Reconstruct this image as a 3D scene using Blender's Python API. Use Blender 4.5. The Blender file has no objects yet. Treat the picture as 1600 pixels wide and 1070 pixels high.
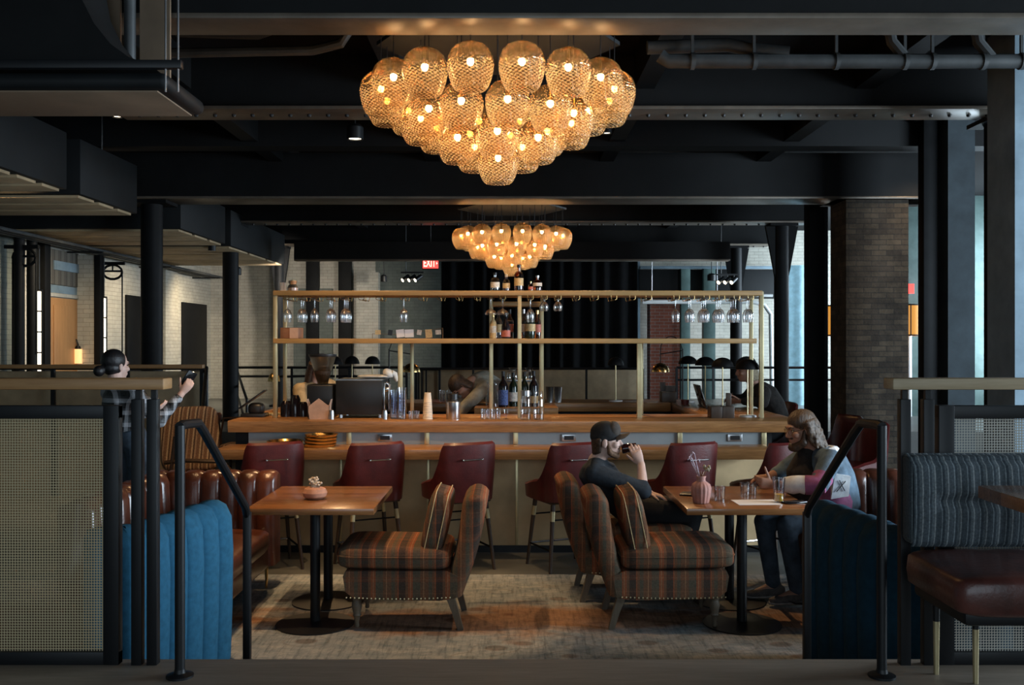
import bpy, bmesh, math, random
from mathutils import Vector, Matrix, Euler, noise
random.seed(7)
SC = bpy.context.scene
COL = SC.collection
F = 1500.0            # focal length in pixels of the 1600 px wide frame
EYE = 1.75            # camera height above the lounge floor
V = Vector
PI = math.pi

# ------------------------------------------------------------------ camera
cd = bpy.data.cameras.new('camera'); cam = bpy.data.objects.new('camera', cd); COL.objects.link(cam)
cam.location = (0, 0, EYE); cam.rotation_euler = (PI/2, 0, 0)
cd.sensor_width = 36; cd.lens = 36*F/1600; cd.clip_end = 100; cd.clip_start = .05
SC.camera = cam

# ------------------------------------------------------------------ world, exposure
w = bpy.data.worlds.new('world'); SC.world = w; w.use_nodes = True
w.node_tree.nodes['Background'].inputs[0].default_value = (.55, .75, .9, 1)
w.node_tree.nodes['Background'].inputs[1].default_value = .02
vs = SC.view_settings
vs.view_transform = 'Standard'; vs.look = 'None'; vs.exposure = 0.0; vs.gamma = 1; vs.use_curve_mapping = False
cy = SC.cycles
cy.use_denoising = True
cy.max_bounces = 7; cy.diffuse_bounces = 3; cy.glossy_bounces = 3; cy.transmission_bounces = 4
cy.transparent_max_bounces = 40; cy.sample_clamp_indirect = 4; cy.caustics_reflective = False; cy.caustics_refractive = False
cy.blur_glossy = 1.0

# ------------------------------------------------------------------ daylight through the windows, the room's lamps and added fills
def area(name, loc, rot, sx, sy, power, col):
    l = bpy.data.lights.new(name, 'AREA'); l.shape = 'RECTANGLE'; l.size = sx; l.size_y = sy
    l.energy = power; l.color = col
    o = bpy.data.objects.new(name, l); COL.objects.link(o); o.location = loc; o.rotation_euler = rot
    return o
def spot(name, loc, target, power, col, ang=50, blend=.5, r=.04):
    l = bpy.data.lights.new(name, 'SPOT'); l.energy = power; l.color = col; l.spot_size = math.radians(ang)
    l.spot_blend = blend; l.shadow_soft_size = r
    o = bpy.data.objects.new(name, l); COL.objects.link(o); o.location = loc
    o.rotation_euler = (V(target)-V(loc)).to_track_quat('-Z', 'Y').to_euler()
    return o
DAY = (.70, .86, 1.0); WARM = (1.0, .62, .30)
WX = 8.95            # right wall: its windows let the daylight in
area('window_daylight', (WX, 4.6, 2.3), (0, PI/2, 0), 2.4, 5.6, 1150, DAY)
area('window_daylight', (WX, 18.4, 2.4), (0, PI/2, 0), 2.6, 5.0, 1100, DAY)
area('window_daylight', (0.5, -3.15, 2.4), (PI/2, 0, 0), 7.0, 2.4, 140, DAY)  # added fill from behind the camera; the front wall has no window
# ceiling downlights above the lounge and the aisle, with added fill spots marked
spot('downlight', (-1.75, 5.6, 4.05), (-1.0, 6.15, .5), 300, WARM, 36, .25)
spot('downlight', (.15, 6.2, 4.05), (.15, 6.2, 0), 90, WARM, 40, .5)  # added warm fill over the rug centre
spot('downlight', (2.0, 6.0, 4.05), (1.45, 6.25, .7), 110, WARM, 34, .4)
spot('downlight', (-1.57, 9.6, 3.75), (-1.4, 8.4, 1), 300, WARM, 70, .8)
spot('downlight', (.9, 9.6, 3.75), (.9, 8.2, 1), 260, WARM, 70, .8)
spot('downlight', (-2.3, 6.6, 4.05), (-2.3, 6.6, .5), 80, WARM, 36, .4)
spot('downlight', (-1.5, 6.4, 4.05), (-1.4, 8.03, .6), 260, WARM, 55, .8)  # added spot without a fixture, warms the bar front
spot('downlight', (-.1, 7.3, 4.05), (-.1, 8.03, .75), 190, WARM, 60, .8)  # second added spot for the bar front, no fixture either
spot('downlight', (-2.5, 7.3, 4.05), (-3.0, 9.1, .7), 170, WARM, 44, .6)  # added to brighten the striped armchair
spot('downlight', (5.7, 11.2, 4.1), (4.85, 12.3, 2.6), 65, (1, .72, .42), 70, .8)  # unseen spot added to light the brick pillar's right side
spot('downlight', (-5.2, 9.75, 3.7), (-5.0, 11.0, .9), 170, WARM, 90, .8)  # added to brighten the tan parapet
for yy in (13.4, 16.6, 19.6):
    spot('aisle_light', (-5.6, yy, 3.2), (-6.9, yy+.6, 1.4), 170, (1, .80, .52), 120, .9, .1)
spot('track_light', (-1.95, 19.0, 3.0), (-4.6, 22, 1.5), 300, (1, .9, .75), 110, .9)
spot('track_light', (-4.2, 18.0, 3.1), (-5.8, 22, 1.5), 260, (1, .9, .78), 110, .9)

# ------------------------------------------------------------------ node materials
def newmat(name):
    m = bpy.data.materials.new(name); m.use_nodes = True
    nt = m.node_tree; b = nt.nodes['Principled BSDF']
    return m, nt, b
def N(nt, typ, **kw):
    n = nt.nodes.new(typ)
    for k, v in kw.items():
        if isinstance(v, tuple) and k.startswith('i_'): n.inputs[int(k[2:])].default_value = v
        elif k.startswith('i_'): n.inputs[int(k[2:])].default_value = v
        else: setattr(n, k, v)
    return n
def c4(c): return (c[0], c[1], c[2], 1)
def srgb(r, g, b):
    f = lambda x: (x/255/12.92 if x/255 <= .04045 else ((x/255+.055)/1.055)**2.4)
    return (f(r), f(g), f(b))
def coords(nt, scale=(1, 1, 1), rot=(0, 0, 0)):
    t = N(nt, 'ShaderNodeTexCoord'); mp = N(nt, 'ShaderNodeMapping')
    mp.inputs['Scale'].default_value = scale; mp.inputs['Rotation'].default_value = rot
    nt.links.new(t.outputs['Object'], mp.inputs['Vector']); return mp.outputs[0]
def noise_n(nt, vec, scale, detail=4, rough=.6):
    n = N(nt, 'ShaderNodeTexNoise'); n.inputs['Scale'].default_value = scale; n.inputs['Detail'].default_value = detail
    n.inputs['Roughness'].default_value = rough; nt.links.new(vec, n.inputs['Vector']); return n.outputs['Fac']
def ramp(nt, fac, stops, interp='LINEAR'):
    r = N(nt, 'ShaderNodeValToRGB'); cr = r.color_ramp; cr.interpolation = interp
    while len(cr.elements) < len(stops): cr.elements.new(.5)
    for e, (p, c) in zip(cr.elements, stops): e.position = p; e.color = c4(c)
    nt.links.new(fac, r.inputs['Fac']); return r.outputs['Color']
def math_n(nt, op, a, b=None, c=None):
    m = N(nt, 'ShaderNodeMath', operation=op)
    for i, x in enumerate((a, b, c)):
        if x is None: continue
        if isinstance(x, (int, float)): m.inputs[i].default_value = x
        else: nt.links.new(x, m.inputs[i])
    return m.outputs[0]
def mixc(nt, fac, a, b, typ='MIX'):
    m = N(nt, 'ShaderNodeMix', data_type='RGBA', blend_type=typ)
    for s, x in ((m.inputs[0], fac), (m.inputs[6], a), (m.inputs[7], b)):
        if isinstance(x, (int, float)): s.default_value = x
        elif isinstance(x, tuple): s.default_value = c4(x)
        else: nt.links.new(x, s)
    return m.outputs[2]
def bump(nt, b, h, strength=.3, dist=.01):
    n = N(nt, 'ShaderNodeBump'); n.inputs['Strength'].default_value = strength; n.inputs['Distance'].default_value = dist
    nt.links.new(h, n.inputs['Height']); nt.links.new(n.outputs[0], b.inputs['Normal'])
def sepxyz(nt, vec):
    s = N(nt, 'ShaderNodeSeparateXYZ'); nt.links.new(vec, s.inputs[0]); return s.outputs

def plain(name, col, rough=.6, metal=0, var=.25, scale=6, bmp=0, bscale=60, spec=.5, coat=0):
    m, nt, b = newmat(name); v = coords(nt)
    n = noise_n(nt, v, scale)
    d = tuple(x*(1-var) for x in col); u = tuple(min(1, x*(1+var)) for x in col)
    nt.links.new(ramp(nt, n, [(.3, d), (.7, u)]), b.inputs['Base Color'])
    b.inputs['Roughness'].default_value = rough; b.inputs['Metallic'].default_value = metal
    b.inputs['Specular IOR Level'].default_value = spec
    if coat: b.inputs['Coat Weight'].default_value = coat; b.inputs['Coat Roughness'].default_value = .15
    if bmp: bump(nt, b, noise_n(nt, v, bscale, 3), bmp, .004)
    return m
def wood(name, dark, light, rough=.35, axis='x', scale=1.0, plank=0, coat=0):
    m, nt, b = newmat(name)
    sc = {'x': (1.2, 14, 14), 'y': (14, 1.2, 14), 'z': (14, 14, 1.2)}[axis]
    v = coords(nt, tuple(s*scale for s in sc))
    n = noise_n(nt, v, 1.6, 6, .65); n2 = noise_n(nt, coords(nt, tuple(s*scale*3 for s in sc)), 3, 3)
    c = mixc(nt, .35, ramp(nt, n, [(.25, dark), (.5, tuple((a+b2)/2 for a, b2 in zip(dark, light))), (.72, light)]),
             ramp(nt, n2, [(.35, dark), (.65, light)]))
    if plank:
        x = sepxyz(nt, coords(nt)); k = {'x': 1, 'y': 0, 'z': 0}[axis]
        cell = math_n(nt, 'FLOOR', math_n(nt, 'MULTIPLY', x[k], 1/plank))
        wn = N(nt, 'ShaderNodeTexWhiteNoise', noise_dimensions='1D'); nt.links.new(cell, wn.inputs['W'])
        c = mixc(nt, .75, c, ramp(nt, wn.outputs[0], [(0, (.45, .45, .45)), (1, (1, 1, 1))]), 'MULTIPLY')
    nt.links.new(c, b.inputs['Base Color']); b.inputs['Roughness'].default_value = rough
    if coat: b.inputs['Coat Weight'].default_value = coat; b.inputs['Coat Roughness'].default_value = .2
    bump(nt, b, n, .12, .004)
    return m
def brick(name, c1, c2, mortar, sc=4.2, rough=.85, var=.5, bmp=.6):
    m, nt, b = newmat(name); o = sepxyz(nt, coords(nt))
    u = math_n(nt, 'ADD', o[0], o[1]); cb = N(nt, 'ShaderNodeCombineXYZ')
    nt.links.new(u, cb.inputs[0]); nt.links.new(o[2], cb.inputs[1])
    t = N(nt, 'ShaderNodeTexBrick'); t.inputs['Scale'].default_value = sc
    t.inputs['Color1'].default_value = c4(c1); t.inputs['Color2'].default_value = c4(c2); t.inputs['Mortar'].default_value = c4(mortar)
    t.inputs['Mortar Size'].default_value = .018; t.inputs['Brick Width'].default_value = .85; t.inputs['Row Height'].default_value = .3
    nt.links.new(cb.outputs[0], t.inputs['Vector'])
    n = noise_n(nt, coords(nt), 5, 5)
    c = mixc(nt, var, t.outputs['Color'], ramp(nt, n, [(.3, (.4, .4, .4)), (.7, (1.1, 1.1, 1.1))]), 'MULTIPLY')
    nt.links.new(c, b.inputs['Base Color']); b.inputs['Roughness'].default_value = rough
    h = math_n(nt, 'ADD', math_n(nt, 'MULTIPLY', t.outputs['Fac'], -1.0), math_n(nt, 'MULTIPLY', noise_n(nt, coords(nt), 30), .6))
    bump(nt, b, h, bmp, .012)
    return m
def emit(name, col, strength):
    m, nt, b = newmat(name); b.inputs['Base Color'].default_value = c4(col)
    b.inputs['Emission Color'].default_value = c4(col); b.inputs['Emission Strength'].default_value = strength; return m
def glass(name, tint=(1, 1, 1), refl=1.0, frost=0.0, rough=.03):
    m, nt, b = newmat(name); nt.nodes.remove(b); out = nt.nodes['Material Output']
    tr = N(nt, 'ShaderNodeBsdfTransparent'); tr.inputs[0].default_value = c4(tint)
    gl = N(nt, 'ShaderNodeBsdfGlossy'); gl.inputs['Roughness'].default_value = rough
    lw = N(nt, 'ShaderNodeLayerWeight'); lw.inputs[0].default_value = .35
    bp = N(nt, 'ShaderNodeBump'); bp.inputs['Strength'].default_value = .15
    nt.links.new(noise_n(nt, coords(nt), 14, 2), bp.inputs['Height']); nt.links.new(bp.outputs[0], gl.inputs['Normal'])
    f = math_n(nt, 'MULTIPLY_ADD', lw.outputs['Facing'], .75*refl, .07*refl)
    mx = N(nt, 'ShaderNodeMixShader'); nt.links.new(f, mx.inputs[0]); nt.links.new(tr.outputs[0], mx.inputs[1]); nt.links.new(gl.outputs[0], mx.inputs[2])
    last = mx
    if frost:
        tl = N(nt, 'ShaderNodeBsdfTranslucent'); tl.inputs[0].default_value = c4(tint)
        m2 = N(nt, 'ShaderNodeMixShader'); m2.inputs[0].default_value = frost
        nt.links.new(mx.outputs[0], m2.inputs[1]); nt.links.new(tl.outputs[0], m2.inputs[2]); last = m2
    nt.links.new(last.outputs[0], out.inputs[0]); return m

MT = {}
MT['black_metal'] = plain('black painted metal', (.006, .007, .0085), .45, .0, .2, 6, 0, 60, .4)
MT['dark_steel'] = plain('dark steel', (.0055, .006, .0068), .6, .0, .3, 6, 0, 60, .18)
MT['ceiling'] = plain('dark painted ceiling', (.006, .0065, .007), .9, 0, .3, 2, 0, 60, .2)
MT['beam'] = plain('dark painted beam', (.0065, .007, .0075), .6, .0, .3, 2, .2, 20, .25)
MT['beam_flange'] = plain('beam flange', (.17, .14, .11), .4, .25, .3, 3, .15, 12)
MT['duct'] = plain('galvanised duct painted dark', (.007, .0085, .0095), .6, .0, .3, 2, 0, 60, .3)
MT['soffit'] = plain('ribbed soffit', (.42, .31, .18), .7, 0, .25, 2)
MT['soffit_dark'] = plain('brown duct sheet', (.20, .14, .09), .7, 0, .25, 2)
MT['pipe'] = plain('grey pipe', (.075, .08, .082), .5, .3, .3, 4)
MT['concrete'] = plain('polished concrete', (.115, .118, .11), .38, 0, .3, 1.5, .1, 9)
MT['platform'] = wood('brown worn floor', (.17, .135, .10), (.30, .24, .185), .5, 'x', .6)
MT['white_brick'] = brick('white painted brick', (.52, .50, .43), (.46, .44, .38), (.34, .32, .27), 4.2, .8, .35)
MT['grey_brick'] = brick('grey painted brick', (.16, .18, .16), (.14, .16, .145), (.10, .12, .11), 4.2, .85, .4)  # its grey also stands in for shadow on the back wall
MT['red_brick'] = brick('red brick', (.42, .13, .08), (.35, .11, .07), (.42, .38, .35), 4.2, .9, .3)
MT['old_brick'] = brick('old dark brick', (.10, .076, .052), (.050, .038, .029), (.042, .038, .033), 4.4, .9, 1.0, 1.6)
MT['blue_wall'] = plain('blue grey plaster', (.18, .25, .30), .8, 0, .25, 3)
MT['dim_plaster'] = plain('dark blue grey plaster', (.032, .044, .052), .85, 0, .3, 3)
MT['teal_wall'] = plain('teal board wall', (.10, .16, .15), .7, 0, .3, 3)
MT['curtain'] = plain('black curtain cloth', (.0055, .0055, .006), .9, 0, .3, 10, 0, 60, .15)
MT['sheer'] = plain('pale blue sheer curtain', (.30, .48, .56), .8, 0, .2, 8)
MT['oak'] = wood('oak rail', (.30, .15, .055), (.46, .26, .11), .45, 'x')
MT['oak_pale'] = wood('pale oak rail', (.42, .33, .20), (.58, .47, .31), .5, 'x')
MT['table_wood'] = wood('butcher block table', (.24, .085, .028), (.50, .22, .08), .24, 'x', .8, .075, .4)
MT['bar_wood'] = wood('live edge bar wood', (.17, .070, .024), (.46, .23, .085), .28, 'x', .7, 0, .3)
MT['bar_wood_y'] = wood('bar wood along the arm', (.17, .070, .024), (.46, .23, .085), .26, 'y', .7, 0, .3)
MT['shelf_wood'] = wood('shelf wood', (.30, .17, .06), (.48, .29, .11), .4, 'x', .8)
MT['door_wood'] = wood('orange wood door', (.36, .17, .06), (.50, .26, .10), .5, 'z', .7)
MT['crate_wood'] = wood('stained box wood', (.16, .065, .03), (.28, .12, .055), .5, 'x', 1)
MT['dark_wood'] = wood('dark stool wood', (.028, .016, .010), (.07, .042, .026), .4, 'z', 1)
MT['leg_wood'] = wood('weathered leg wood', (.09, .07, .05), (.18, .145, .10), .5, 'z', 1)
MT['bar_panel'] = plain('bar front board', (.62, .44, .235), .6, 0, .15, 3)
MT['bar_splash'] = plain('grey bar splash panel', (.26, .29, .30), .4, 0, .12, 3)
MT['tan_panel'] = plain('tan panel', (.40, .30, .18), .7, 0, .25, 3)
MT['brass'] = plain('brushed brass', (.62, .52, .30), .38, .75, .12, 9)
MT['gold'] = plain('polished brass', (.75, .50, .20), .22, 1, .1, 9)
MT['chrome'] = plain('chrome', (.75, .75, .76), .15, 1, .08, 9)
MT['steel'] = plain('brushed steel', (.55, .55, .56), .28, 1, .15, 9)
MT['red_leather'] = plain('oxblood leather', (.098, .014, .013), .36, 0, .3, 9, .25, 90, .5, .15)
MT['brown_leather'] = plain('brown leather', (.085, .026, .014), .28, 0, .4, 7, .35, 60, .5, .2)
MT['seat_leather'] = plain('dark red brown leather', (.085, .028, .022), .36, 0, .45, 7, .35, 50, .5, .15)
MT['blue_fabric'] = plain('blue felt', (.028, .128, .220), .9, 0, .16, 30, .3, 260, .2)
MT['navy_fabric'] = plain('deep navy felt', (.012, .050, .085), .9, 0, .16, 30, .3, 260, .2)  # the blue felt again, darkened because the right booth stands in shade
MT['black_plastic'] = plain('black plastic', (.011, .011, .012), .4, 0, .2, 6)
MT['screen'] = plain('dark glass screen', (.01, .011, .014), .12, 0, .1, 6)
MT['paper'] = plain('white paper', (.80, .80, .80), .8, 0, .05, 9)
MT['kraft'] = plain('kraft paper', (.46, .28, .19), .8, 0, .15, 12)
MT['cup_paper'] = plain('paper cup', (.62, .50, .38), .7, 0, .12, 12)
MT['white_ceramic'] = plain('white enamel', (.75, .75, .74), .4, 0, .08, 9)
MT['towel'] = plain('white towel', (.68, .66, .60), .9, 0, .15, 20, .4, 90)
MT['clay'] = plain('clay vase', (.50, .24, .15), .75, 0, .25, 14, .3, 40)
MT['clay_pink'] = plain('dusty pink clay', (.46, .22, .18), .7, 0, .25, 14, .3, 60)
MT['dry_flower'] = plain('dried flower', (.62, .48, .34), .9, 0, .3, 30)
MT['lilac_flower'] = plain('pale lilac dried flower', (.62, .52, .60), .9, 0, .3, 30)
MT['dry_stem'] = plain('dry stem', (.20, .13, .07), .8, 0, .3, 30)
MT['glass'] = glass('clear glass', (.97, .98, 1))
MT['stem_glass'] = glass('polished stem glass', (.97, .98, 1), 1.9, .06, .22)
MT['glass_green'] = plain('dark green bottle glass', (.008, .018, .010), .12, 0, .2, 6)
MT['glass_dark'] = plain('dark bottle glass', (.010, .007, .010), .12, 0, .2, 6)
MT['glass_brown'] = glass('brown spirit', (.55, .20, .06))
MT['glass_smoke'] = glass('smoked plastic', (.72, .64, .52), .6, .35)
MT['window_glass'] = glass('window glass', (.90, .95, 1), .5)
MT['label_white'] = plain('white label', (.62, .58, .50), .7, 0, .3, 60)
MT['label_blue'] = plain('blue label', (.10, .16, .40), .6, 0, .8, 90)
MT['label_tan'] = plain('tan label', (.58, .42, .20), .6, 0, .25, 70)
MT['label_red'] = plain('red label', (.45, .14, .10), .6, 0, .25, 70)
MT['juice'] = plain('orange juice', (.80, .48, .05), .4, 0, .1, 20)
MT['cola'] = plain('dark drink', (.030, .008, .006), .15, 0, .2, 20)
MT['water'] = glass('water', (.90, .86, .84), .7)
MT['skin'] = plain('skin', (.70, .47, .39), .5, 0, .10, 20, .1, 120, .4)
MT['skin_tan'] = plain('tanned skin', (.43, .235, .165), .5, 0, .12, 20, .1, 120, .4)
MT['eye'] = plain('eye', (.10, .08, .07), .2, 0, .4, 60)
MT['hair_black'] = plain('black hair', (.010, .009, .010), .38, 0, .5, 60, .6, 150)
MT['hair_brown'] = plain('brown hair', (.060, .034, .020), .5, 0, .6, 50, .8, 120)
MT['hair_light'] = plain('light brown wavy hair', (.060, .034, .019), .45, 0, .85, 34, .9, 90)
def mk_hair(name, c1, c2):
    m, nt, b = newmat(name); n = noise_n(nt, coords(nt, (90, 90, 9)), 1, 4, .7)
    nt.links.new(ramp(nt, n, [(.32, c1), (.62, c2)]), b.inputs['Base Color']); b.inputs['Roughness'].default_value = .42
    bump(nt, b, n, .9, .010); return m
MT['hair_light'] = mk_hair('wavy brown hair', (.028, .015, .008), (.13, .080, .045))
MT['hair_grey'] = plain('grey blond hair', (.34, .28, .18), .6, 0, .4, 40, .8, 120)
MT['beard'] = plain('ginger brown beard', (.15, .078, .040), .7, 0, .5, 70, .8, 150)
MT['cap_black'] = plain('black cap cloth', (.012, .012, .013), .85, 0, .3, 30, .2, 120)
MT['cap_brown'] = plain('brown cap brim', (.055, .043, .034), .85, 0, .3, 30, .2, 120)
MT['sweater'] = plain('dark navy sweater', (.018, .026, .036), .9, 0, .4, 16, .5, 60)
MT['black_cloth'] = plain('black cloth', (.010, .011, .013), .9, 0, .4, 16, .5, 50)
MT['dark_shirt'] = plain('dark brown shirt', (.022, .018, .016), .9, 0, .5, 30, .4, 60)
MT['jeans'] = plain('dark blue jeans', (.040, .060, .085), .85, 0, .45, 14, .5, 40)
MT['denim'] = plain('washed denim', (.095, .15, .205), .85, 0, .5, 9, .5, 40)
MT['white_cloth'] = plain('white cloth', (.78, .82, .90), .85, 0, .2, 14, .4, 40)
MT['magenta_cloth'] = plain('magenta cloth', (.30, .09, .19), .85, 0, .3, 14, .4, 40)
MT['grey_shirt'] = plain('grey green shirt', (.36, .34, .27), .9, 0, .3, 14, .5, 40)
MT['cream_shirt'] = plain('cream shirt', (.33, .25, .14), .9, 0, .35, 14, .5, 40)
MT['sneaker'] = plain('grey brown sneaker', (.10, .09, .085), .8, 0, .35, 30)
MT['sole'] = plain('pale shoe sole', (.34, .32, .30), .7, 0, .2, 30)
MT['exit_red'] = emit('lit red sign', (1, .06, .05), 2.2)
MT['exit_face'] = emit('lit exit letters', (1, .30, .24), 4)
MT['bulb'] = emit('bulb filament glow', (1, .73, .44), 78)
MT['white_lamp'] = emit('white lit lamp panel', (1, .88, .70), 2.6)
MT['sconce_glow'] = emit('lit sconce glass', (1, .50, .20), 1.3)
MT['drum_shade'] = emit('lit orange drum shade', (1, .42, .07), .55)
MT['downlight'] = emit('lit downlight lens', (1, .85, .62), 6)
MT['cool_lamp'] = emit('lit cool lamp lens', (.85, .95, 1), 4)

def mk_plaid():
    m, nt, b = newmat('brown red plaid'); o = sepxyz(nt, coords(nt))
    fr = lambda v, k, off=0.: math_n(nt, 'FRACT', math_n(nt, 'MULTIPLY_ADD', v, k, off))
    br, gr, ru, dk, tn = (.165, .078, .042), (.10, .082, .055), (.29, .085, .036), (.055, .035, .027), (.36, .18, .09)
    st = [(0, br), (.12, tn), (.14, br), (.22, gr), (.42, ru), (.47, tn), (.49, ru), (.55, br), (.62, dk), (.80, ru), (.83, br), (.90, gr)]
    a = ramp(nt, fr(o[0], 4.2, .3), st, 'CONSTANT')
    zz = math_n(nt, 'ADD', o[2], math_n(nt, 'MULTIPLY', o[1], .9))
    c = ramp(nt, fr(zz, 4.2, .15), st, 'CONSTANT')
    n = noise_n(nt, coords(nt), 90, 2)
    col = mixc(nt, .20, a, c); col = mixc(nt, .5, col, ramp(nt, n, [(.3, (.55, .55, .55)), (.7, (1.15, 1.15, 1.15))]), 'MULTIPLY')
    nt.links.new(col, b.inputs['Base Color']); b.inputs['Roughness'].default_value = .9; b.inputs['Specular IOR Level'].default_value = .2
    bump(nt, b, n, .3, .003); return m
MT['plaid'] = mk_plaid()
def mk_stripe(name, stops, k, axis, rough=.9):
    m, nt, b = newmat(name); o = sepxyz(nt, coords(nt))
    v = o[axis] if axis < 3 else math_n(nt, 'ADD', o[0], o[1])
    n = noise_n(nt, coords(nt), 120, 2)
    f = math_n(nt, 'FRACT', math_n(nt, 'MULTIPLY', v, k))
    col = mixc(nt, .7, ramp(nt, f, stops, 'CONSTANT'), ramp(nt, n, [(.3, (.4, .4, .4)), (.7, (1.3, 1.3, 1.3))]), 'MULTIPLY')
    nt.links.new(col, b.inputs['Base Color']); b.inputs['Roughness'].default_value = rough
    bump(nt, b, n, .3, .003); return m
MT['stripe_blue'] = mk_stripe('blue grey pinstripe cloth', [(0, (.065, .085, .10)), (.42, (.20, .24, .26)), (.5, (.040, .056, .07)), (.68, (.10, .125, .14)), (.9, (.26, .29, .30))], 21, 0)
MT['stripe_tan'] = mk_stripe('tan brown striped cloth', [(0, (.20, .11, .065)), (.4, (.46, .34, .22)), (.6, (.10, .055, .035)), (.8, (.34, .23, .15))], 15, 0)
MT['check'] = mk_stripe('black white check cloth', [(0, (.012, .013, .015)), (.42, (.50, .53, .58)), (.72, (.06, .065, .075))], 9, 3)
def mk_check():
    m, nt, b = newmat('black and white check cloth'); o = sepxyz(nt, coords(nt)); u = math_n(nt, 'ADD', o[0], o[1])
    st = [(0, (.012, .013, .015)), (.45, (.62, .65, .70)), (.80, (.10, .11, .12))]
    f = lambda v: ramp(nt, math_n(nt, 'FRACT', math_n(nt, 'MULTIPLY', v, 10.5)), st, 'CONSTANT')
    n = noise_n(nt, coords(nt), 16, 4)
    nt.links.new(mixc(nt, .5, f(u), f(o[2])), b.inputs['Base Color']); b.inputs['Roughness'].default_value = .42
    bump(nt, b, n, .7, .02); return m
MT['check'] = mk_check()
MT['wood_slat'] = mk_stripe('weathered plank wall', [(0, (.14, .13, .11)), (.5, (.10, .09, .075)), (.93, (.03, .03, .03))], 5, 1)

def mk_mesh(name, col):
    m, nt, b = newmat(name); o = sepxyz(nt, coords(nt)); out = nt.nodes['Material Output']
    k = 2*PI/.0150
    a = math_n(nt, 'SINE', math_n(nt, 'MULTIPLY', math_n(nt, 'ADD', o[0], o[2]), k*.707))
    c = math_n(nt, 'SINE', math_n(nt, 'MULTIPLY', math_n(nt, 'SUBTRACT', o[0], o[2]), k*.707))
    h = math_n(nt, 'MULTIPLY', a, c)
    hole = math_n(nt, 'GREATER_THAN', h, .10)
    b.inputs['Base Color'].default_value = c4(col); b.inputs['Metallic'].default_value = .1; b.inputs['Roughness'].default_value = .55
    tr = N(nt, 'ShaderNodeBsdfTransparent'); mx = N(nt, 'ShaderNodeMixShader')
    nt.links.new(hole, mx.inputs[0]); nt.links.new(b.outputs[0], mx.inputs[1]); nt.links.new(tr.outputs[0], mx.inputs[2])
    nt.links.new(mx.outputs[0], out.inputs[0]); return m
MT['mesh_gold'] = mk_mesh('woven brass mesh', (.58, .47, .28))
MT['mesh_grey'] = mk_mesh('woven grey mesh', (.50, .48, .42))

def mk_globe():
    m, nt, b = newmat('amber ribbed glass'); nt.nodes.remove(b); out = nt.nodes['Material Output']
    o = sepxyz(nt, coords(nt))
    ang = math_n(nt, 'ARCTAN2', o[1], o[0]); z = o[2]
    tw = math_n(nt, 'MULTIPLY', z, 40.0)
    r1 = math_n(nt, 'SINE', math_n(nt, 'ADD', math_n(nt, 'MULTIPLY', ang, 22), tw))
    r2 = math_n(nt, 'SINE', math_n(nt, 'MULTIPLY', z, 330))
    low = N(nt, 'ShaderNodeMapRange'); nt.links.new(z, low.inputs[0])
    low.inputs[1].default_value = .055; low.inputs[2].default_value = -.03; low.inputs[3].default_value = .12; low.inputs[4].default_value = 1
    hgt = math_n(nt, 'MULTIPLY', math_n(nt, 'ADD', r1, r2), low.outputs[0])
    bp = N(nt, 'ShaderNodeBump'); bp.inputs['Strength'].default_value = .9; bp.inputs['Distance'].default_value = .004
    nt.links.new(hgt, bp.inputs['Height'])
    tr = N(nt, 'ShaderNodeBsdfTransparent'); tr.inputs[0].default_value = (.90, .72, .50, 1)
    gl = N(nt, 'ShaderNodeBsdfGlossy'); gl.inputs['Roughness'].default_value = .10; gl.inputs[0].default_value = (1, .90, .75, 1)
    nt.links.new(bp.outputs[0], gl.inputs['Normal'])
    tl = N(nt, 'ShaderNodeBsdfTranslucent'); tl.inputs[0].default_value = (1, .70, .38, 1); nt.links.new(bp.outputs[0], tl.inputs['Normal'])
    lw = N(nt, 'ShaderNodeLayerWeight'); lw.inputs[0].default_value = .4; nt.links.new(bp.outputs[0], lw.inputs['Normal'])
    m1 = N(nt, 'ShaderNodeMixShader'); nt.links.new(math_n(nt, 'MULTIPLY_ADD', lw.outputs['Facing'], .5, .06), m1.inputs[0])
    nt.links.new(tr.outputs[0], m1.inputs[1]); nt.links.new(gl.outputs[0], m1.inputs[2])
    m2 = N(nt, 'ShaderNodeMixShader')
    rib = math_n(nt, 'MULTIPLY_ADD', math_n(nt, 'MULTIPLY', math_n(nt, 'ADD', math_n(nt, 'MULTIPLY', r1, r2), 1), low.outputs[0]), .27, .035)
    nt.links.new(rib, m2.inputs[0]); nt.links.new(m1.outputs[0], m2.inputs[1]); nt.links.new(tl.outputs[0], m2.inputs[2])
    nt.links.new(m2.outputs[0], out.inputs[0]); return m
MT['globe'] = mk_globe()

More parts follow.
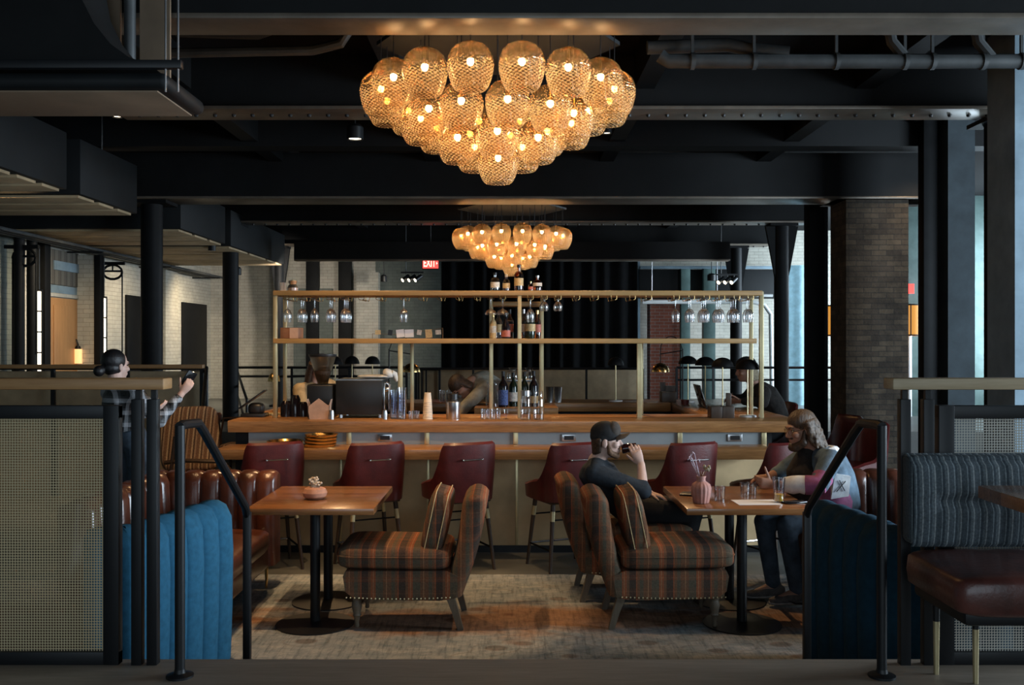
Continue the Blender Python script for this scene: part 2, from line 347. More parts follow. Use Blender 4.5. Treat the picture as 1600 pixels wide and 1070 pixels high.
def mk_rug():
    m, nt, b = newmat('faded woven rug'); v = coords(nt); o = sepxyz(nt, v)
    n1 = noise_n(nt, coords(nt, (1, 1.6, 1)), 1.5, 3); n2 = noise_n(nt, coords(nt, (34, 3.0, 1)), 1, 5, .75); n3 = noise_n(nt, coords(nt, (4, 8, 1)), 1.4, 6, .8)
    base = ramp(nt, n3, [(.32, (.165, .205, .225)), (.5, (.26, .28, .285)), (.68, (.40, .39, .37))])
    rust = ramp(nt, n3, [(.3, (.19, .085, .04)), (.7, (.37, .185, .085))])
    # rust medallion band down the middle of the rug
    ax = math_n(nt, 'ABSOLUTE', math_n(nt, 'ADD', o[1], -.02)); bx = math_n(nt, 'ABSOLUTE', o[0])
    f = math_n(nt, 'ADD', ax, math_n(nt, 'MULTIPLY', bx, .10)); f = math_n(nt, 'ADD', f, math_n(nt, 'MULTIPLY', math_n(nt, 'ADD', n1, -.5), .9))
    mask = ramp(nt, f, [(.22, (1, 1, 1)), (.42, (0, 0, 0))])
    col = mixc(nt, math_n(nt, 'MULTIPLY', mask, .85), base, rust)
    wv = N(nt, 'ShaderNodeTexVoronoi'); wv.inputs['Scale'].default_value = 3.2; nt.links.new(coords(nt, (1, 1.4, 1)), wv.inputs['Vector'])
    orn = ramp(nt, wv.outputs['Distance'], [(.18, (.42, .24, .16)), (.24, (1, 1, 1)), (.38, (1, 1, 1)), (.42, (.7, .62, .56)), (.46, (1, 1, 1))])
    col = mixc(nt, .55, col, orn, 'MULTIPLY')
    col = mixc(nt, .7, col, ramp(nt, n2, [(.36, (.45, .50, .53)), (.52, (1.1, 1.1, 1.1))]), 'MULTIPLY')
    nt.links.new(col, b.inputs['Base Color']); b.inputs['Roughness'].default_value = .95; b.inputs['Specular IOR Level'].default_value = .15
    bump(nt, b, n2, .3, .006); return m
MT['rug'] = mk_rug()

# ------------------------------------------------------------------ mesh helpers
def at(u, v, d):
    """the place at depth d seen at pixel (u, v) of the photograph"""
    return V(((u-800)*d/F, d, EYE-(v-535)*d/F))
MX = {}
class MB:
    def __init__(s): s.bm = bmesh.new()
    def add(s, verts, faces):
        vs_ = [s.bm.verts.new(v) for v in verts]
        for f in faces:
            try: s.bm.faces.new([vs_[i] for i in f])
            except ValueError: pass
        return vs_
    def box(s, c, d, rot=None, bev=0, seg=2):
        t = bmesh.new(); bmesh.ops.create_cube(t, size=1)
        bmesh.ops.scale(t, vec=V(d), verts=t.verts)
        if bev: bmesh.ops.bevel(t, geom=list(t.edges), offset=bev, segments=seg, affect='EDGES', profile=.5)
        m = Matrix.Translation(V(c)) @ (Euler(rot).to_matrix().to_4x4() if rot else Matrix())
        t.verts.ensure_lookup_table()
        s.add([m @ v.co for v in t.verts], [[v.index for v in f.verts] for f in t.faces]); t.free(); return s
    def span(s, lo, hi, bev=0, seg=2):
        lo, hi = V(lo), V(hi); return s.box((lo+hi)/2, hi-lo, None, bev, seg)
    def rings(s, rings, close=True, caps=True):
        n = len(rings[0]); vs_ = []
        for r in rings: vs_ += list(r)
        fs = []
        for i in range(len(rings)-1):
            for j in range(n if close else n-1):
                k = (j+1) % n; fs.append([i*n+j, i*n+k, (i+1)*n+k, (i+1)*n+j])
        if caps and close: fs.append(list(range(n))[::-1]); fs.append([(len(rings)-1)*n+j for j in range(n)])
        s.add(vs_, fs); return s
    def tube(s, pts, r, seg=8, caps=True, flat=1.0):
        pts = [V(p) for p in pts]; R = r if isinstance(r, (list, tuple)) else [r]*len(pts); out = []; nrm = None
        for i, p in enumerate(pts):
            d = (pts[min(i+1, len(pts)-1)]-pts[max(i-1, 0)]).normalized()
            if nrm is None: nrm = d.orthogonal().normalized()
            else: nrm = (nrm-d*nrm.dot(d)).normalized()
            bi = d.cross(nrm)
            out.append([p+(nrm*math.cos(2*PI*j/seg)+bi*math.sin(2*PI*j/seg)*flat)*R[i] for j in range(seg)])
        return s.rings(out, True, caps)
    def cyl(s, a, b, r0, r1=None, seg=16): return s.tube([a, b], [r0, r0 if r1 is None else r1], seg)
    def lathe(s, prof, c=(0, 0, 0), seg=20, caps=False):
        c = V(c); return s.rings([[c+V((r*math.cos(2*PI*j/seg), r*math.sin(2*PI*j/seg), z)) for j in range(seg)] for r, z in prof], True, caps)
    def se(s, c, d, e1=.4, e2=.4, rot=None, nu=20, nv=12):
        """a puffed cushion (superellipsoid) of half sizes d"""
        pw = lambda x, e: math.copysign(abs(x)**e, x); m = Euler(rot).to_matrix() if rot else Matrix.Identity(3); rr = []
        for i in range(1, nv):
            ph = -PI/2+PI*i/nv
            rr.append([V(c)+m @ V((d[0]*pw(math.cos(ph), e1)*pw(math.cos(t), e2), d[1]*pw(math.cos(ph), e1)*pw(math.sin(t), e2), d[2]*pw(math.sin(ph), e1)))
                       for t in [2*PI*j/nu for j in range(nu)]])
        return s.rings(rr)
    def ell(s, c, d, R=None, nu=14, nv=9):
        R = R or Matrix.Identity(3); rr = []
        for i in range(nv+1):
            ph = -PI/2+PI*min(max(i/nv, .03), .97)
            rr.append([V(c)+R @ V((d[0]*math.cos(ph)*math.cos(t), d[1]*math.cos(ph)*math.sin(t), d[2]*math.sin(ph))) for t in [2*PI*j/nu for j in range(nu)]])
        return s.rings(rr)
    def caps(s, a, b, ra, rb, seg=12):
        a, b = V(a), V(b); d = (b-a).normalized(); n = d.orthogonal().normalized(); bi = d.cross(n); rr = []
        for k in range(4): t = PI/2*(1-k/3.5); rr.append((a-d*ra*math.sin(t), ra*math.cos(t)))
        for k in range(1, 4): rr.append((a.lerp(b, k/4), ra+(rb-ra)*k/4))
        for k in range(4): t = PI/2*(k/3.5+.0); rr.append((b+d*rb*math.sin(t), max(rb*math.cos(t), .12*rb)))
        return s.rings([[p+(n*math.cos(2*PI*j/seg)+bi*math.sin(2*PI*j/seg))*max(r, .001) for j in range(seg)] for p, r in rr])
    def loft(s, secs, lat, seg=18):
        """secs: (centre, half width along lat, half depth); a closed body of elliptical sections"""
        lat = V(lat).normalized(); rr = []
        for i, (p, a, b) in enumerate(secs):
            d = (V(secs[min(i+1, len(secs)-1)][0])-V(secs[max(i-1, 0)][0])).normalized(); dp = d.cross(lat).normalized(); la = dp.cross(d).normalized()
            rr.append([V(p)+la*a*math.cos(2*PI*j/seg)+dp*b*math.sin(2*PI*j/seg) for j in range(seg)])
        return s.rings(rr)
    def prism(s, poly, fn, t0, t1):
        """poly: 2d outline, fn(a, b, t) -> point, extruded between t0 and t1"""
        return s.rings([[fn(a, b, t0) for a, b in poly], [fn(a, b, t1) for a, b in poly]])
    def grid(s, fn, nu, nv, thick=0):
        pts = [[V(fn(i/nu, j/nv)) for j in range(nv+1)] for i in range(nu+1)]; n = nv+1
        s.add([p for r in pts for p in r], [[i*n+j, (i+1)*n+j, (i+1)*n+j+1, i*n+j+1] for i in range(nu) for j in range(nv)])
        if thick: bmesh.ops.recalc_face_normals(s.bm, faces=s.bm.faces); bmesh.ops.solidify(s.bm, geom=list(s.bm.faces), thickness=thick)
        return s
    def bevel(s, w, seg=2):
        bmesh.ops.bevel(s.bm, geom=[e for e in s.bm.edges if e.calc_face_angle(0) > .6], offset=w, segments=seg, affect='EDGES'); return s
    def mesh(s, name):
        bmesh.ops.recalc_face_normals(s.bm, faces=s.bm.faces)
        me = bpy.data.meshes.new(name); s.bm.to_mesh(me); s.bm.free(); return me
    def build(s, name, mat, parent=None, smooth=35):
        return link_mesh(name, s.mesh(name), mat, parent, smooth)
def link_mesh(name, me, mat, parent=None, smooth=35, origin=None):
    if parent is not None: me.transform(MX[parent.name].inverted())
    elif origin is not None: me.transform(Matrix.Translation(-V(origin)))
    me.materials.clear(); me.materials.append(MT[mat] if isinstance(mat, str) else mat)
    if smooth:
        me.polygons.foreach_set('use_smooth', [True]*len(me.polygons)); me.set_sharp_from_angle(angle=math.radians(smooth))
    o = bpy.data.objects.new(name, me); COL.objects.link(o)
    if parent is not None:
        o.parent = parent; MX[o.name] = MX[parent.name]
    elif origin is not None: o.location = origin; MX[o.name] = Matrix.Translation(V(origin))
    else: MX[o.name] = Matrix()
    return o
def tag(o, label=None, cat=None, group=None, kind=None):
    if label: o['label'] = label
    if cat: o['category'] = cat
    if group: o['group'] = group
    if kind: o['kind'] = kind
    return o
def thing(name, label, cat, loc=(0, 0, 0), group=None):
    o = bpy.data.objects.new(name, None); COL.objects.link(o); o.location = loc; o.empty_display_size = .05
    MX[o.name] = Matrix.Translation(V(loc)); return tag(o, label, cat, group)
def one(mb, name, mat, label, cat, loc, group=None, smooth=35):
    """a thing that is one mesh, its origin at its base"""
    return tag(link_mesh(name, mb.mesh(name), mat, None, smooth, loc), label, cat, group)
def struct(name, mb, mat, label=None, parent=None, smooth=35):
    o = mb.build(name, mat, parent, smooth)
    if parent is None: tag(o, None, None, None, 'structure')
    if label: o['label'] = label
    return o
KIDS = {}
def copy_tree(o, loc=None, rz=None, label=None, group=None, parent=None, scale=None):
    c = o.copy(); COL.objects.link(c)
    if parent is not None: c.parent = parent
    for ch in o.children: copy_tree(ch, parent=c)
    if loc is not None: c.location = loc
    if rz is not None: c.rotation_euler = (0, 0, rz)
    if scale is not None: c.scale = scale if isinstance(scale, tuple) else (scale,)*3
    if label: c['label'] = label
    if group: c['group'] = group
    return c
def place(o, first, loc, rz=0, label=None, scale=None):
    """the prototype itself for the first place, a copy of it for every other"""
    if first:
        o.location = loc; o.rotation_euler = (0, 0, rz)
        if scale: o.scale = scale if isinstance(scale, tuple) else (scale,)*3
        if label: o['label'] = label
        return o
    return copy_tree(o, loc, rz, label, None, None, scale)
def remeshed(mb, voxel, smooth=4):
    me = mb.mesh('t'); o = bpy.data.objects.new('t', me); COL.objects.link(o)
    r = o.modifiers.new('r', 'REMESH'); r.mode = 'VOXEL'; r.voxel_size = voxel
    s = o.modifiers.new('s', 'SMOOTH'); s.iterations = smooth; s.factor = .5
    dg = bpy.context.evaluated_depsgraph_get(); m2 = bpy.data.meshes.new_from_object(o.evaluated_get(dg))
    bpy.data.objects.remove(o); bpy.data.meshes.remove(me); return m2
ORD = 'first second third fourth fifth sixth seventh eighth ninth tenth eleventh twelfth thirteenth fourteenth fifteenth sixteenth'.split()

# ================================================================== THE SETTING
WL, WR, YB, CZ, RF = -7.0, 9.0, 22.3, 4.35, .45      # left wall, right wall, back wall, ceiling height, raised rear floor
EDGE, PF = 3.79, .5                                   # edge and height of the platform the camera stands on
b = MB(); b.span((WL-.2, EDGE-.6, -.2), (WR+.2, 14, 0)); struct('floor', b, 'concrete')
b = MB(); b.span((WL-.2, 14, -.2), (WR+.2, YB+.2, RF)); struct('rear_floor', b, 'concrete')
b = MB(); b.span((WL-.2, -3.2, -.2), (WR+.2, EDGE, PF)); struct('platform_floor', b, 'platform')
for k in range(2):
    b = MB(); b.span((-1.2, EDGE+.002+.28*k, 0), (1.34, EDGE+.28+.28*k, .333-.167*k)); struct('step_slab', b, 'platform')
b = MB(); b.span((WL-.2, -3.2, CZ), (WR+.2, YB+.2, CZ+.15)); struct('ceiling', b, 'ceiling')
b = MB(); b.span((WL-.2, -3.2, PF), (WL, 13.6, CZ)); struct('wall_left', b, 'grey_brick')
b = MB(); b.span((WL-.2, 13.6, 0), (WL, YB+.2, CZ)); struct('wall_left_rear', b, 'white_brick')
# back wall: pale brick, a stretch whose darker colour holds a shadow, then pale again in the daylight
b = MB(); b.span((WL, YB, RF), (-3.17, YB+.2, CZ)); struct('wall_back', b, 'white_brick')
b = MB(); b.span((-3.17, YB, RF), (2.85, YB+.2, CZ)); struct('wall_back_middle', b, 'grey_brick')
b = MB(); b.span((2.85, YB, RF), (WR, YB+.2, CZ)); struct('wall_back_daylit', b, 'white_brick')
b = MB(); b.span((-5.05, YB-.12, RF), (-4.15, YB-.01, 3.0)); struct('trim_1', b, 'grey_brick')
b = MB(); b.span((WL-.2, -3.4, PF), (WR+.2, -3.2, CZ)); struct('wall_front', b, 'grey_brick')
# right wall with the two tall windows that bring the daylight in
def wall_right(name, y0, y1, z0=0., z1=CZ):
    b = MB(); b.span((WR, y0, z0), (WR+.2, y1, z1)); struct(name, b, 'blue_wall')
wall_right('wall_right_near', -3.2, 1.7); wall_right('wall_right', 7.5, 15.8); wall_right('wall_right_rear', 21.0, YB+.2)
for i, (y0, y1) in enumerate(((1.7, 7.5), (15.8, 21.0))):
    wall_right('wall_right_sill', y0, y1, 0, 1.0); wall_right('wall_right_head', y0, y1, 3.7, CZ)
    b = MB()
    for y in (y0+.03, (y0*2+y1)/3, (y0+2*y1)/3, y1-.03): b.box((WR+.1, y, 2.35), (.08, .06, 2.7))
    for z in (1.03, 2.35, 3.67): b.box((WR+.1, (y0+y1)/2, z), (.08, y1-y0, .06))
    wd = struct('window_%d' % (i+1), b, 'black_metal')
    b = MB(); b.span((WR+.09, y0, 1.0), (WR+.10, y1, 3.7)); struct('window_pane', b, 'window_glass', None, wd)

# beams across the room, with their lower flanges
def beam(y0, y1, z, x0=WL, x1=WR, bolts=0, web=None, top=CZ):
    ym = (y0+y1)/2; b = MB()
    b.span((x0, ym-.06, z+.03), (x1, ym+.06, top)) if web is None else b.span((x0, y0+.01, z+.03), (x1, y1-.01, web))
    r = struct('ceiling_beam', b, 'beam')
    b = MB(); b.span((x0, y0, z), (x1, y1, z+.03), .004); fl = struct('beam_flange', b, 'beam_flange', None, r)
    if bolts:
        b = MB(); x = x0+.2
        while x < x1: b.lathe([(.001, z-.022), (.014, z-.022), (.020, z-.006), (.020, z+.001)], (x, ym, 0), 8); x += bolts
        struct('beam_bolts', b, 'black_metal', None, r)
    return r
beam(5.18, 5.47, 3.50, web=CZ)
beam(8.55, 8.98, 3.83, -3.6, 4.9, .172)
beam(12.2, 12.75, 3.58, -5.6, 5.45, 0, web=4.16)
beam(15.75, 16.15, 3.72, -5.3, 4.9, .2); beam(19.2, 19.7, 3.70, -5.3, 5.2, .2); beam(17.6, 17.8, 3.25, -4.0, 4.0, 0, web=3.6)
for x in (-3.0, -1.0, 1.2, 3.2):                       # joists from front to back
    b = MB(); b.span((x-.09, 5.5, 4.05), (x+.09, YB, CZ)); struct('ceiling_beam', b, 'beam')
b = MB(); b.span((-5.5, 11.0, 4.0), (5.6, 11.3, CZ)); struct('ceiling_beam', b, 'beam')

# cast iron columns
def column(x, y, w, z0, z1, flare=0, sq=False, m='dark_steel'):
    b = MB()
    if sq: b.span((x-w/2, y-w/2, z0), (x+w/2, y+w/2, z1), .01)
    else: b.cyl((x, y, z0), (x, y, z1), w/2, w/2, 24)
    o = struct('column', b, m)
    b = MB(); b.box((x, y, z0+.02), (w*1.7, w*1.7, .04)); b.box((x, y, z1-.02), (w*1.9, w*1.6, .04))
    if flare:
        for s in (-1, 1): b.prism([(w*.45, z1-.9), (w*.45, z1-.04), (w*.45+flare, z1-.04)], lambda a, c, t, s=s: (x+s*a, y+t, c), -.04, .04)
    struct('column_trim', b, m, None, o); return o
column(-4.69, 12.5, .275, 0, 3.58); column(-4.69, 16, .26, RF, 3.72); column(-4.72, 19.5, .20, RF, 3.70, .12)
column(4.49, 16, .24, RF, 3.72, .16); column(4.55, 19.5, .235, RF, 3.70, .15); column(4.40, 13.9, .27, 0, 4.3, 0, True)
column(4.62, 9.0, .27, 0, 3.83, 0, True); column(4.72, 10.9, .16, 0, 4.3, 0, True)
b = MB(); b.span((4.28, 12.3, 0), (5.08, 12.9, 3.58)); b.span((4.15, 12.25, 3.58), (5.45, 12.95, 3.85)); struct('brick_pillar', b, 'old_brick')
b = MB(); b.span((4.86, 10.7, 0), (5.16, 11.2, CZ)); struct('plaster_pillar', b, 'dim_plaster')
b = MB(); b.span((4.98, 9.2, 0), (5.10, 9.4, 3.4)); struct('timber_pillar', b, 'crate_wood')
b = MB(); b.span((4.06, 7.75, 0), (4.95, 8.2, CZ)); struct('wall_pillar', b, 'blue_wall')
b = MB(); b.span((6.0, 17.0, RF), (8.98, 17.15, CZ)); struct('board_partition', b, 'teal_wall')
b = MB(); b.cyl((6.97, 16.9, RF), (6.97, 16.9, 1.95), .065, .065, 18); struct('white_pillar', b, 'white_ceramic')

# left wall: doors, the planked recess, the pale pier
def on_left(u): return -(-WL)*F/(u-800)*1.0 if False else WL*F/(u-800)
def slab_left(name, u0, u1, v0, v1, m, t=.03, z0=None):
    y0, y1 = on_left(u0), on_left(u1); ym = (y0+y1)/2
    za, zb = EYE-(v1-535)*ym/F, EYE-(v0-535)*ym/F
    if z0 is not None: za = z0
    b = MB(); b.span((WL, y0, za), (WL+t, y1, zb), .004); return struct(name, b, m)
slab_left('door_1', 195, 221, 462, 0, 'dark_steel', .05, RF); slab_left('door_2', 283, 320, 474, 0, 'dark_steel', .05, RF)
slab_left('door_3', 70, 116, 466, 0, 'door_wood', .05, RF)
y0, y1 = on_left(74), on_left(108)
b = MB(); b.span((WL+.05, y0+.08, RF+.2), (WL+.065, y1-.1, 2.32), .004); struct('door_panel', b, 'door_wood')
slab_left('trim_2', 70, 118, 459, 465, 'white_brick', .07); slab_left('trim_3', 70, 118, 447, 459, 'blue_wall', .04)
slab_left('wall_panel', 70, 118, 392, 446, 'wood_slat', .05); slab_left('trim_4', 78, 118, 410, 424, 'blue_wall', .07)
b = MB(); b.span((WL+.001, 15.36, RF), (WL+.32, 15.5, 3.15)); struct('white_pillar', b, 'white_brick')
b = MB(); b.span((WL+.32, 15.34, RF), (WL+.42, 15.48, 3.15), .004); struct('trim_5', b, 'dark_steel')
b = MB(); b.span((WL, 14.1, RF), (WL+.14, 14.28, 3.6), .004); struct('trim_6', b, 'dark_steel')
for y in (13.55, 13.9): b = MB(); b.cyl((WL+.2, y-.3, RF), (WL+.2, y-.3, 3.5), .07, .07); struct('trim_7', b, 'dark_steel')
b = MB(); b.span((WL, 18.9, RF), (WL+.18, 19.6, 3.3)); struct('white_pillar', b, 'white_brick')
b = MB(); b.box((-3.3, YB-.25, 1.9), (.5, .3, 2.9)); struct('white_pillar', b, 'white_brick')
for x, wd_ in ((-5.35, .17), (-4.6, .29), (-3.85, .30)):
    b = MB(); b.span((x-wd_/2, YB-.2, RF), (x+wd_/2, YB-.06, CZ), .004); struct('trim_8', b, 'dark_steel')
# daylit corner on the right: brick pier, window posts, transom, head rail
b = MB(); b.span((3.08, 21.4, RF), (3.75, 21.9, 2.75)); struct('red_brick_pillar', b, 'red_brick')
b = MB(); b.span((2.78, 21.2, RF), (2.83, 21.9, 3.6)); struct('trim_9', b, 'blue_wall')
for x, wd_ in ((3.80, .20), (4.32, .26)):
    b = MB(); b.span((x-wd_/2, 21.0, RF), (x+wd_/2, 21.2, 3.42), .004); struct('window_frame', b, 'teal_wall')
b = MB(); b.span((2.8, 20.95, 3.36), (6.6, 21.1, 3.42), .004); struct('trim_10', b, 'blue_wall')
b = MB(); b.span((2.8, 21.15, 2.72), (6.6, 21.35, 3.36), .004); struct('trim_11', b, 'beam')

# tan parapets along the raised floors
b = MB(); b.span((-6.98, 11.0, 0), (-3.52, 11.08, 1.42), .004); struct('parapet_wall', b, 'tan_panel')
b = MB(); b.span((-1.75, 18.0, RF), (2.35, 18.08, 1.24), .004); struct('parapet_wall', b, 'tan_panel')

# ================================================================== CEILING SERVICES
t = thing('air_duct', 'large dark rectangular air duct with rounded end, hung beside the near ceiling beam', 'duct', (-2.6, 5.0, 3.0))
b = MB(); b.span((-3.9, 4.62, 2.975), (-1.66, 5.2, 3.055), .035, 3); b.build('duct_body', 'duct', t)
b = MB(); b.span((-3.9, 4.66, 2.965), (-1.72, 5.16, 2.974), .003); b.build('bottom_panel', 'soffit_dark', t)  # paler sheet: light on the duct's underside put into its colour
b = MB(); b.span((-4.2, 4.58, 3.06), (-1.58, 4.62, 3.10), .004); b.build('hanger_strut', 'black_metal', t)
for x in (-1.66, -1.60):
    b = MB(); b.cyl((x, 4.60, 2.95), (x, 4.60, CZ), .005, .005, 8); b.build('threaded_rod', 'steel', t)
b = MB(); b.prism([(-4.2, 3.1), (-1.76, 3.1), (-1.86, 3.135), (-1.95, 3.20), (-2.03, 3.30), (-2.09, 3.42), (-2.12, 3.58), (-2.13, 4.3), (-4.2, 4.3)], lambda a, c, q: (a, q, c), 4.66, 5.0); b.build('curved_elbow', 'beam', t, 20)
for x, w_ in ((-1.905, .16), (-2.16, .14)):
    b = MB(); b.span((x-w_/2, 5.12, 3.09), (x+w_/2, 5.14, 4.3)); b.build('duct_panel', 'soffit_dark', t)
b = MB(); b.cyl((-2.03, 5.1, 3.06), (-2.03, 5.1, CZ), .03, .03); b.build('branch_pipe', 'pipe', t)

for k, (ya, yb) in enumerate(((8.2, 9.6), (9.9, 11.4), (12.9, 14.9), (15.2, 18.8))):
    x1 = -4.45; t = thing('ceiling_duct', ('tan bottomed flat ceiling duct over the aisle, %s from the platform' % ORD[k]), 'duct', (-5.6, ya, 3.25))
    b = MB(); b.span((-6.9, ya, 3.28), (x1, yb, 3.85), .01); b.build('duct_body', 'duct', t)
    for q in range(3):
        y_ = ya+(yb-ya)*q/3
        b = MB(); b.span((-6.9, y_+.06, 3.25), (x1-.05, y_+(yb-ya)/3-.06, 3.279), .004); b.build('bottom_panel', 'soffit', t)
    for x in (-6.6, x1-.1):
        b = MB(); b.cyl((x, (ya+yb)/2, 3.8), (x, (ya+yb)/2, CZ), .008, .008, 8); b.build('hanger_rod', 'steel', t)
t = thing('cable_tray', 'cable tray with conduits running along the white brick wall', 'tray', (-6.7, 12, 3.1))
for x in (-6.72, -6.6, -6.48):
    b = MB(); b.cyl((x, 8, 3.20), (x, 21.5, 3.20), .025, .025, 8); b.build('conduit', 'pipe', t)
for y in (9, 12, 15, 18, 21):
    b = MB(); b.span((-6.996, y, 3.15), (-6.4, y+.05, 3.174)); b.build('bracket', 'black_metal', t)
# pipes behind the near beam
t = thing('drain_pipe', 'grey clamped drain pipe with branch stubs hung high near the brick pillar', 'pipe', (3.2, 7.0, 3.8))
b = MB(); b.tube([(1.08, 7, 3.84), (1.14, 7, 3.80), (6.5, 7, 3.80)], .052, 12); b.build('pipe_run', 'pipe', t)
for x in (1.3, 1.75, 2.35, 2.85, 3.05, 3.42, 3.7):
    b = MB(); b.cyl((x, 7, 3.80), (x+.03, 7, 3.80), .062, .062, 14); b.span((x+.005, 6.99, 3.85), (x+.025, 7.01, CZ)); b.build('pipe_clamp', 'pipe', t)
for x in (2.75, 3.38):
    b = MB(); b.tube([(x+.12, 7, 3.82), (x+.02, 7, 3.94), (x, 7, 4.05), (x, 7, CZ)], .04, 10); b.build('branch_pipe', 'pipe', t)
b = MB(); b.tube([(1.0, 7.1, 3.93), (1.6, 7.1, 3.95), (1.75, 7.05, 3.9), (2.02, 7.0, 3.86)], .05, 12); b.build('elbow_pipe', 'pipe', t)
t = thing('conduit_pipe', 'dark conduit pipe bending up behind the near ceiling beam', 'pipe', (-1.9, 7, 3.9))
b = MB(); b.tube([(-2.5, 7, 3.86), (-1.45, 7, 3.88), (-1.25, 7, 3.93), (-1.17, 7, 4.05), (-1.17, 7, CZ)], .036, 10); b.build('pipe_run', 'pipe', t)
b = MB(); b.tube([(-2.45, 7, 4.0), (-1.85, 7, 3.98), (-1.65, 7, 4.05), (-1.58, 7, CZ)], .024, 8); b.build('pipe_run', 'pipe', t)
t = thing('white_conduit', 'pale painted conduit running level then bending down beside the sheer curtain', 'pipe', (4.5, 20.6, 2.4))
b = MB(); b.tube([(2.8, 20.6, 2.62), (5.15, 20.6, 2.62), (5.42, 20.6, 2.55), (5.55, 20.6, 2.35), (5.58, 20.6, RF)], .045, 10); b.build('pipe_run', 'white_ceramic', t)
b = MB(); b.cyl((2.8, 20.62, 2.76), (5.6, 20.62, 2.76), .03, .03, 8); b.build('pipe_run', 'white_ceramic', t)
for x in (3.0, 4.4):
    b = MB(); b.cyl((x, 20.6, 2.62), (x, 20.6, CZ), .01, .01, 6); b.build('hanger_rod', 'steel', t)

# small lit fixtures under the ceiling
def downlight(x, y, z, label, r=.07, m='downlight', stem=True):
    t = thing('downlight', label, 'ceiling light', (x, y, z))
    b = MB(); b.lathe([(r*.8, z+.001), (r, z), (r, z+.12), (r*.6, z+.15), (.001, z+.15)], (x, y, 0), 18); b.build('housing', 'black_metal', t)
    b = MB(); b.lathe([(.001, z+.012), (r*.8, z+.012)], (x, y, 0), 18); b.build('lens', m, t)
    b = MB(); b.cyl((x, y, z+.14), (x, y, CZ), .008, .008, 8); b.build('stem', 'black_metal', t)
downlight(-1.57, 9.6, 3.78, 'round lit downlight hanging between the two near dark beams, under the big chandelier', .085)
downlight(-.9+.0, 9.3, 4.02, 'tiny dim downlight tucked up under the bolted beam', .05)
downlight(-3.7, 9.0, 3.86, 'small lit downlight beside the large dark air duct', .05)
downlight(.96, 9.7, 3.86, 'round lit downlight beside the chandelier, near the brick pillar', .05)
downlight(-5.2, 9.75, 3.75, 'lit downlight between the first two aisle ducts', .06)  # invented fixture for the fill spot on the parapet
downlight(-5.2, 18.2, 3.03, 'lit downlight above the dark doors of the white brick wall', .07)
downlight(-4.75, 15.2, 3.20, 'lit downlight beside the second column of the aisle', .06)
downlight(4.2, 20.2, 3.05, 'cool white downlight above the red brick pier', .09, 'cool_lamp')
downlight(-2.75, 20.6, 3.05, 'cool white downlight near the exit sign', .07, 'cool_lamp')
def track(x0, x1, y, z, label, n):
    t = thing('track_light', label, 'track light', (x0, y, z))
    b = MB(); b.span((x0-.1, y-.015, z), (x1+.1, y+.015, z+.03)); b.cyl((x0, y, z), (x0, y, CZ), .008, .008, 6); b.build('track', 'black_metal', t)
    for k in range(n):
        x = x0+(x1-x0)*k/max(1, n-1); b = MB(); b.cyl((x, y, z), (x, y, z-.07), .008, .008, 6)
        b.cyl((x+.05, y+.04, z-.05), (x-.06, y-.05, z-.14), .04, .045, 12); h = b.build('spot_head', 'black_metal', t)
        b = MB(); b.cyl((x-.061, y-.051, z-.141), (x-.064, y-.053, z-.143), .038, .038, 12); b.build('lens', 'downlight', h)
track(-2.1, -1.85, 19.0, 3.12, 'track of lit spotlights beside the exit sign', 3)
track(4.05, 4.3, 18.6, 3.05, 'track of lit spotlights above the seated person with a laptop', 3)

# exit signs
def exit_sign(x, y, z, w_, h, label, text=True):
    t = thing('exit_sign', label, 'exit sign', (x, y, z))
    b = MB(); b.box((x, y, z+h/2), (w_, .05, h), None, .006); b.build('sign_box', 'exit_red' if not text else 'black_plastic', t)
    b = MB(); b.cyl((x, y, z+h), (x, y, CZ), .008, .008, 6); b.build('stem', 'black_metal', t)
    b = MB(); b.box((x, y-.028, z+h/2), (w_*.92, .006, h*.86)); b.build('sign_face', 'exit_red', t)
    if text:
        cu = bpy.data.curves.new('exit', 'FONT'); cu.body = 'EXIT\u203a' if False else 'EXIT'; cu.size = h*.95; cu.align_x = 'CENTER'; cu.align_y = 'CENTER'; cu.extrude = .002; cu.offset = .004
        tmp = bpy.data.objects.new('tmp', cu); COL.objects.link(tmp); dg = bpy.context.evaluated_depsgraph_get()
        me = bpy.data.meshes.new_from_object(tmp.evaluated_get(dg)); bpy.data.objects.remove(tmp)
        xs = [v.co.x for v in me.vertices]; k = w_*.72/(max(xs)-min(xs))
        me.transform(Matrix.Translation((x-w_*.06, y-.034, z+h/2)) @ Matrix.Rotation(PI/2, 4, 'X') @ Matrix.Diagonal((k, 1, 1, 1)))
        link_mesh('sign_letters', me, 'exit_face', t, 0)
        b = MB(); b.prism([(w_*.34, h*.38), (w_*.34, h*.62), (w_*.43, h*.5)], lambda a, c, q: (x+a, y+q, z+c), -.036, -.032); b.build('arrow', 'exit_face', t)
exit_sign(-1.50, 17.7, 3.10, .31, .215, 'lit red EXIT sign hanging left of the far chandelier')
exit_sign(6.86, 16.7, 2.60, .26, .17, 'small lit red sign above the orange drum lamp', False)

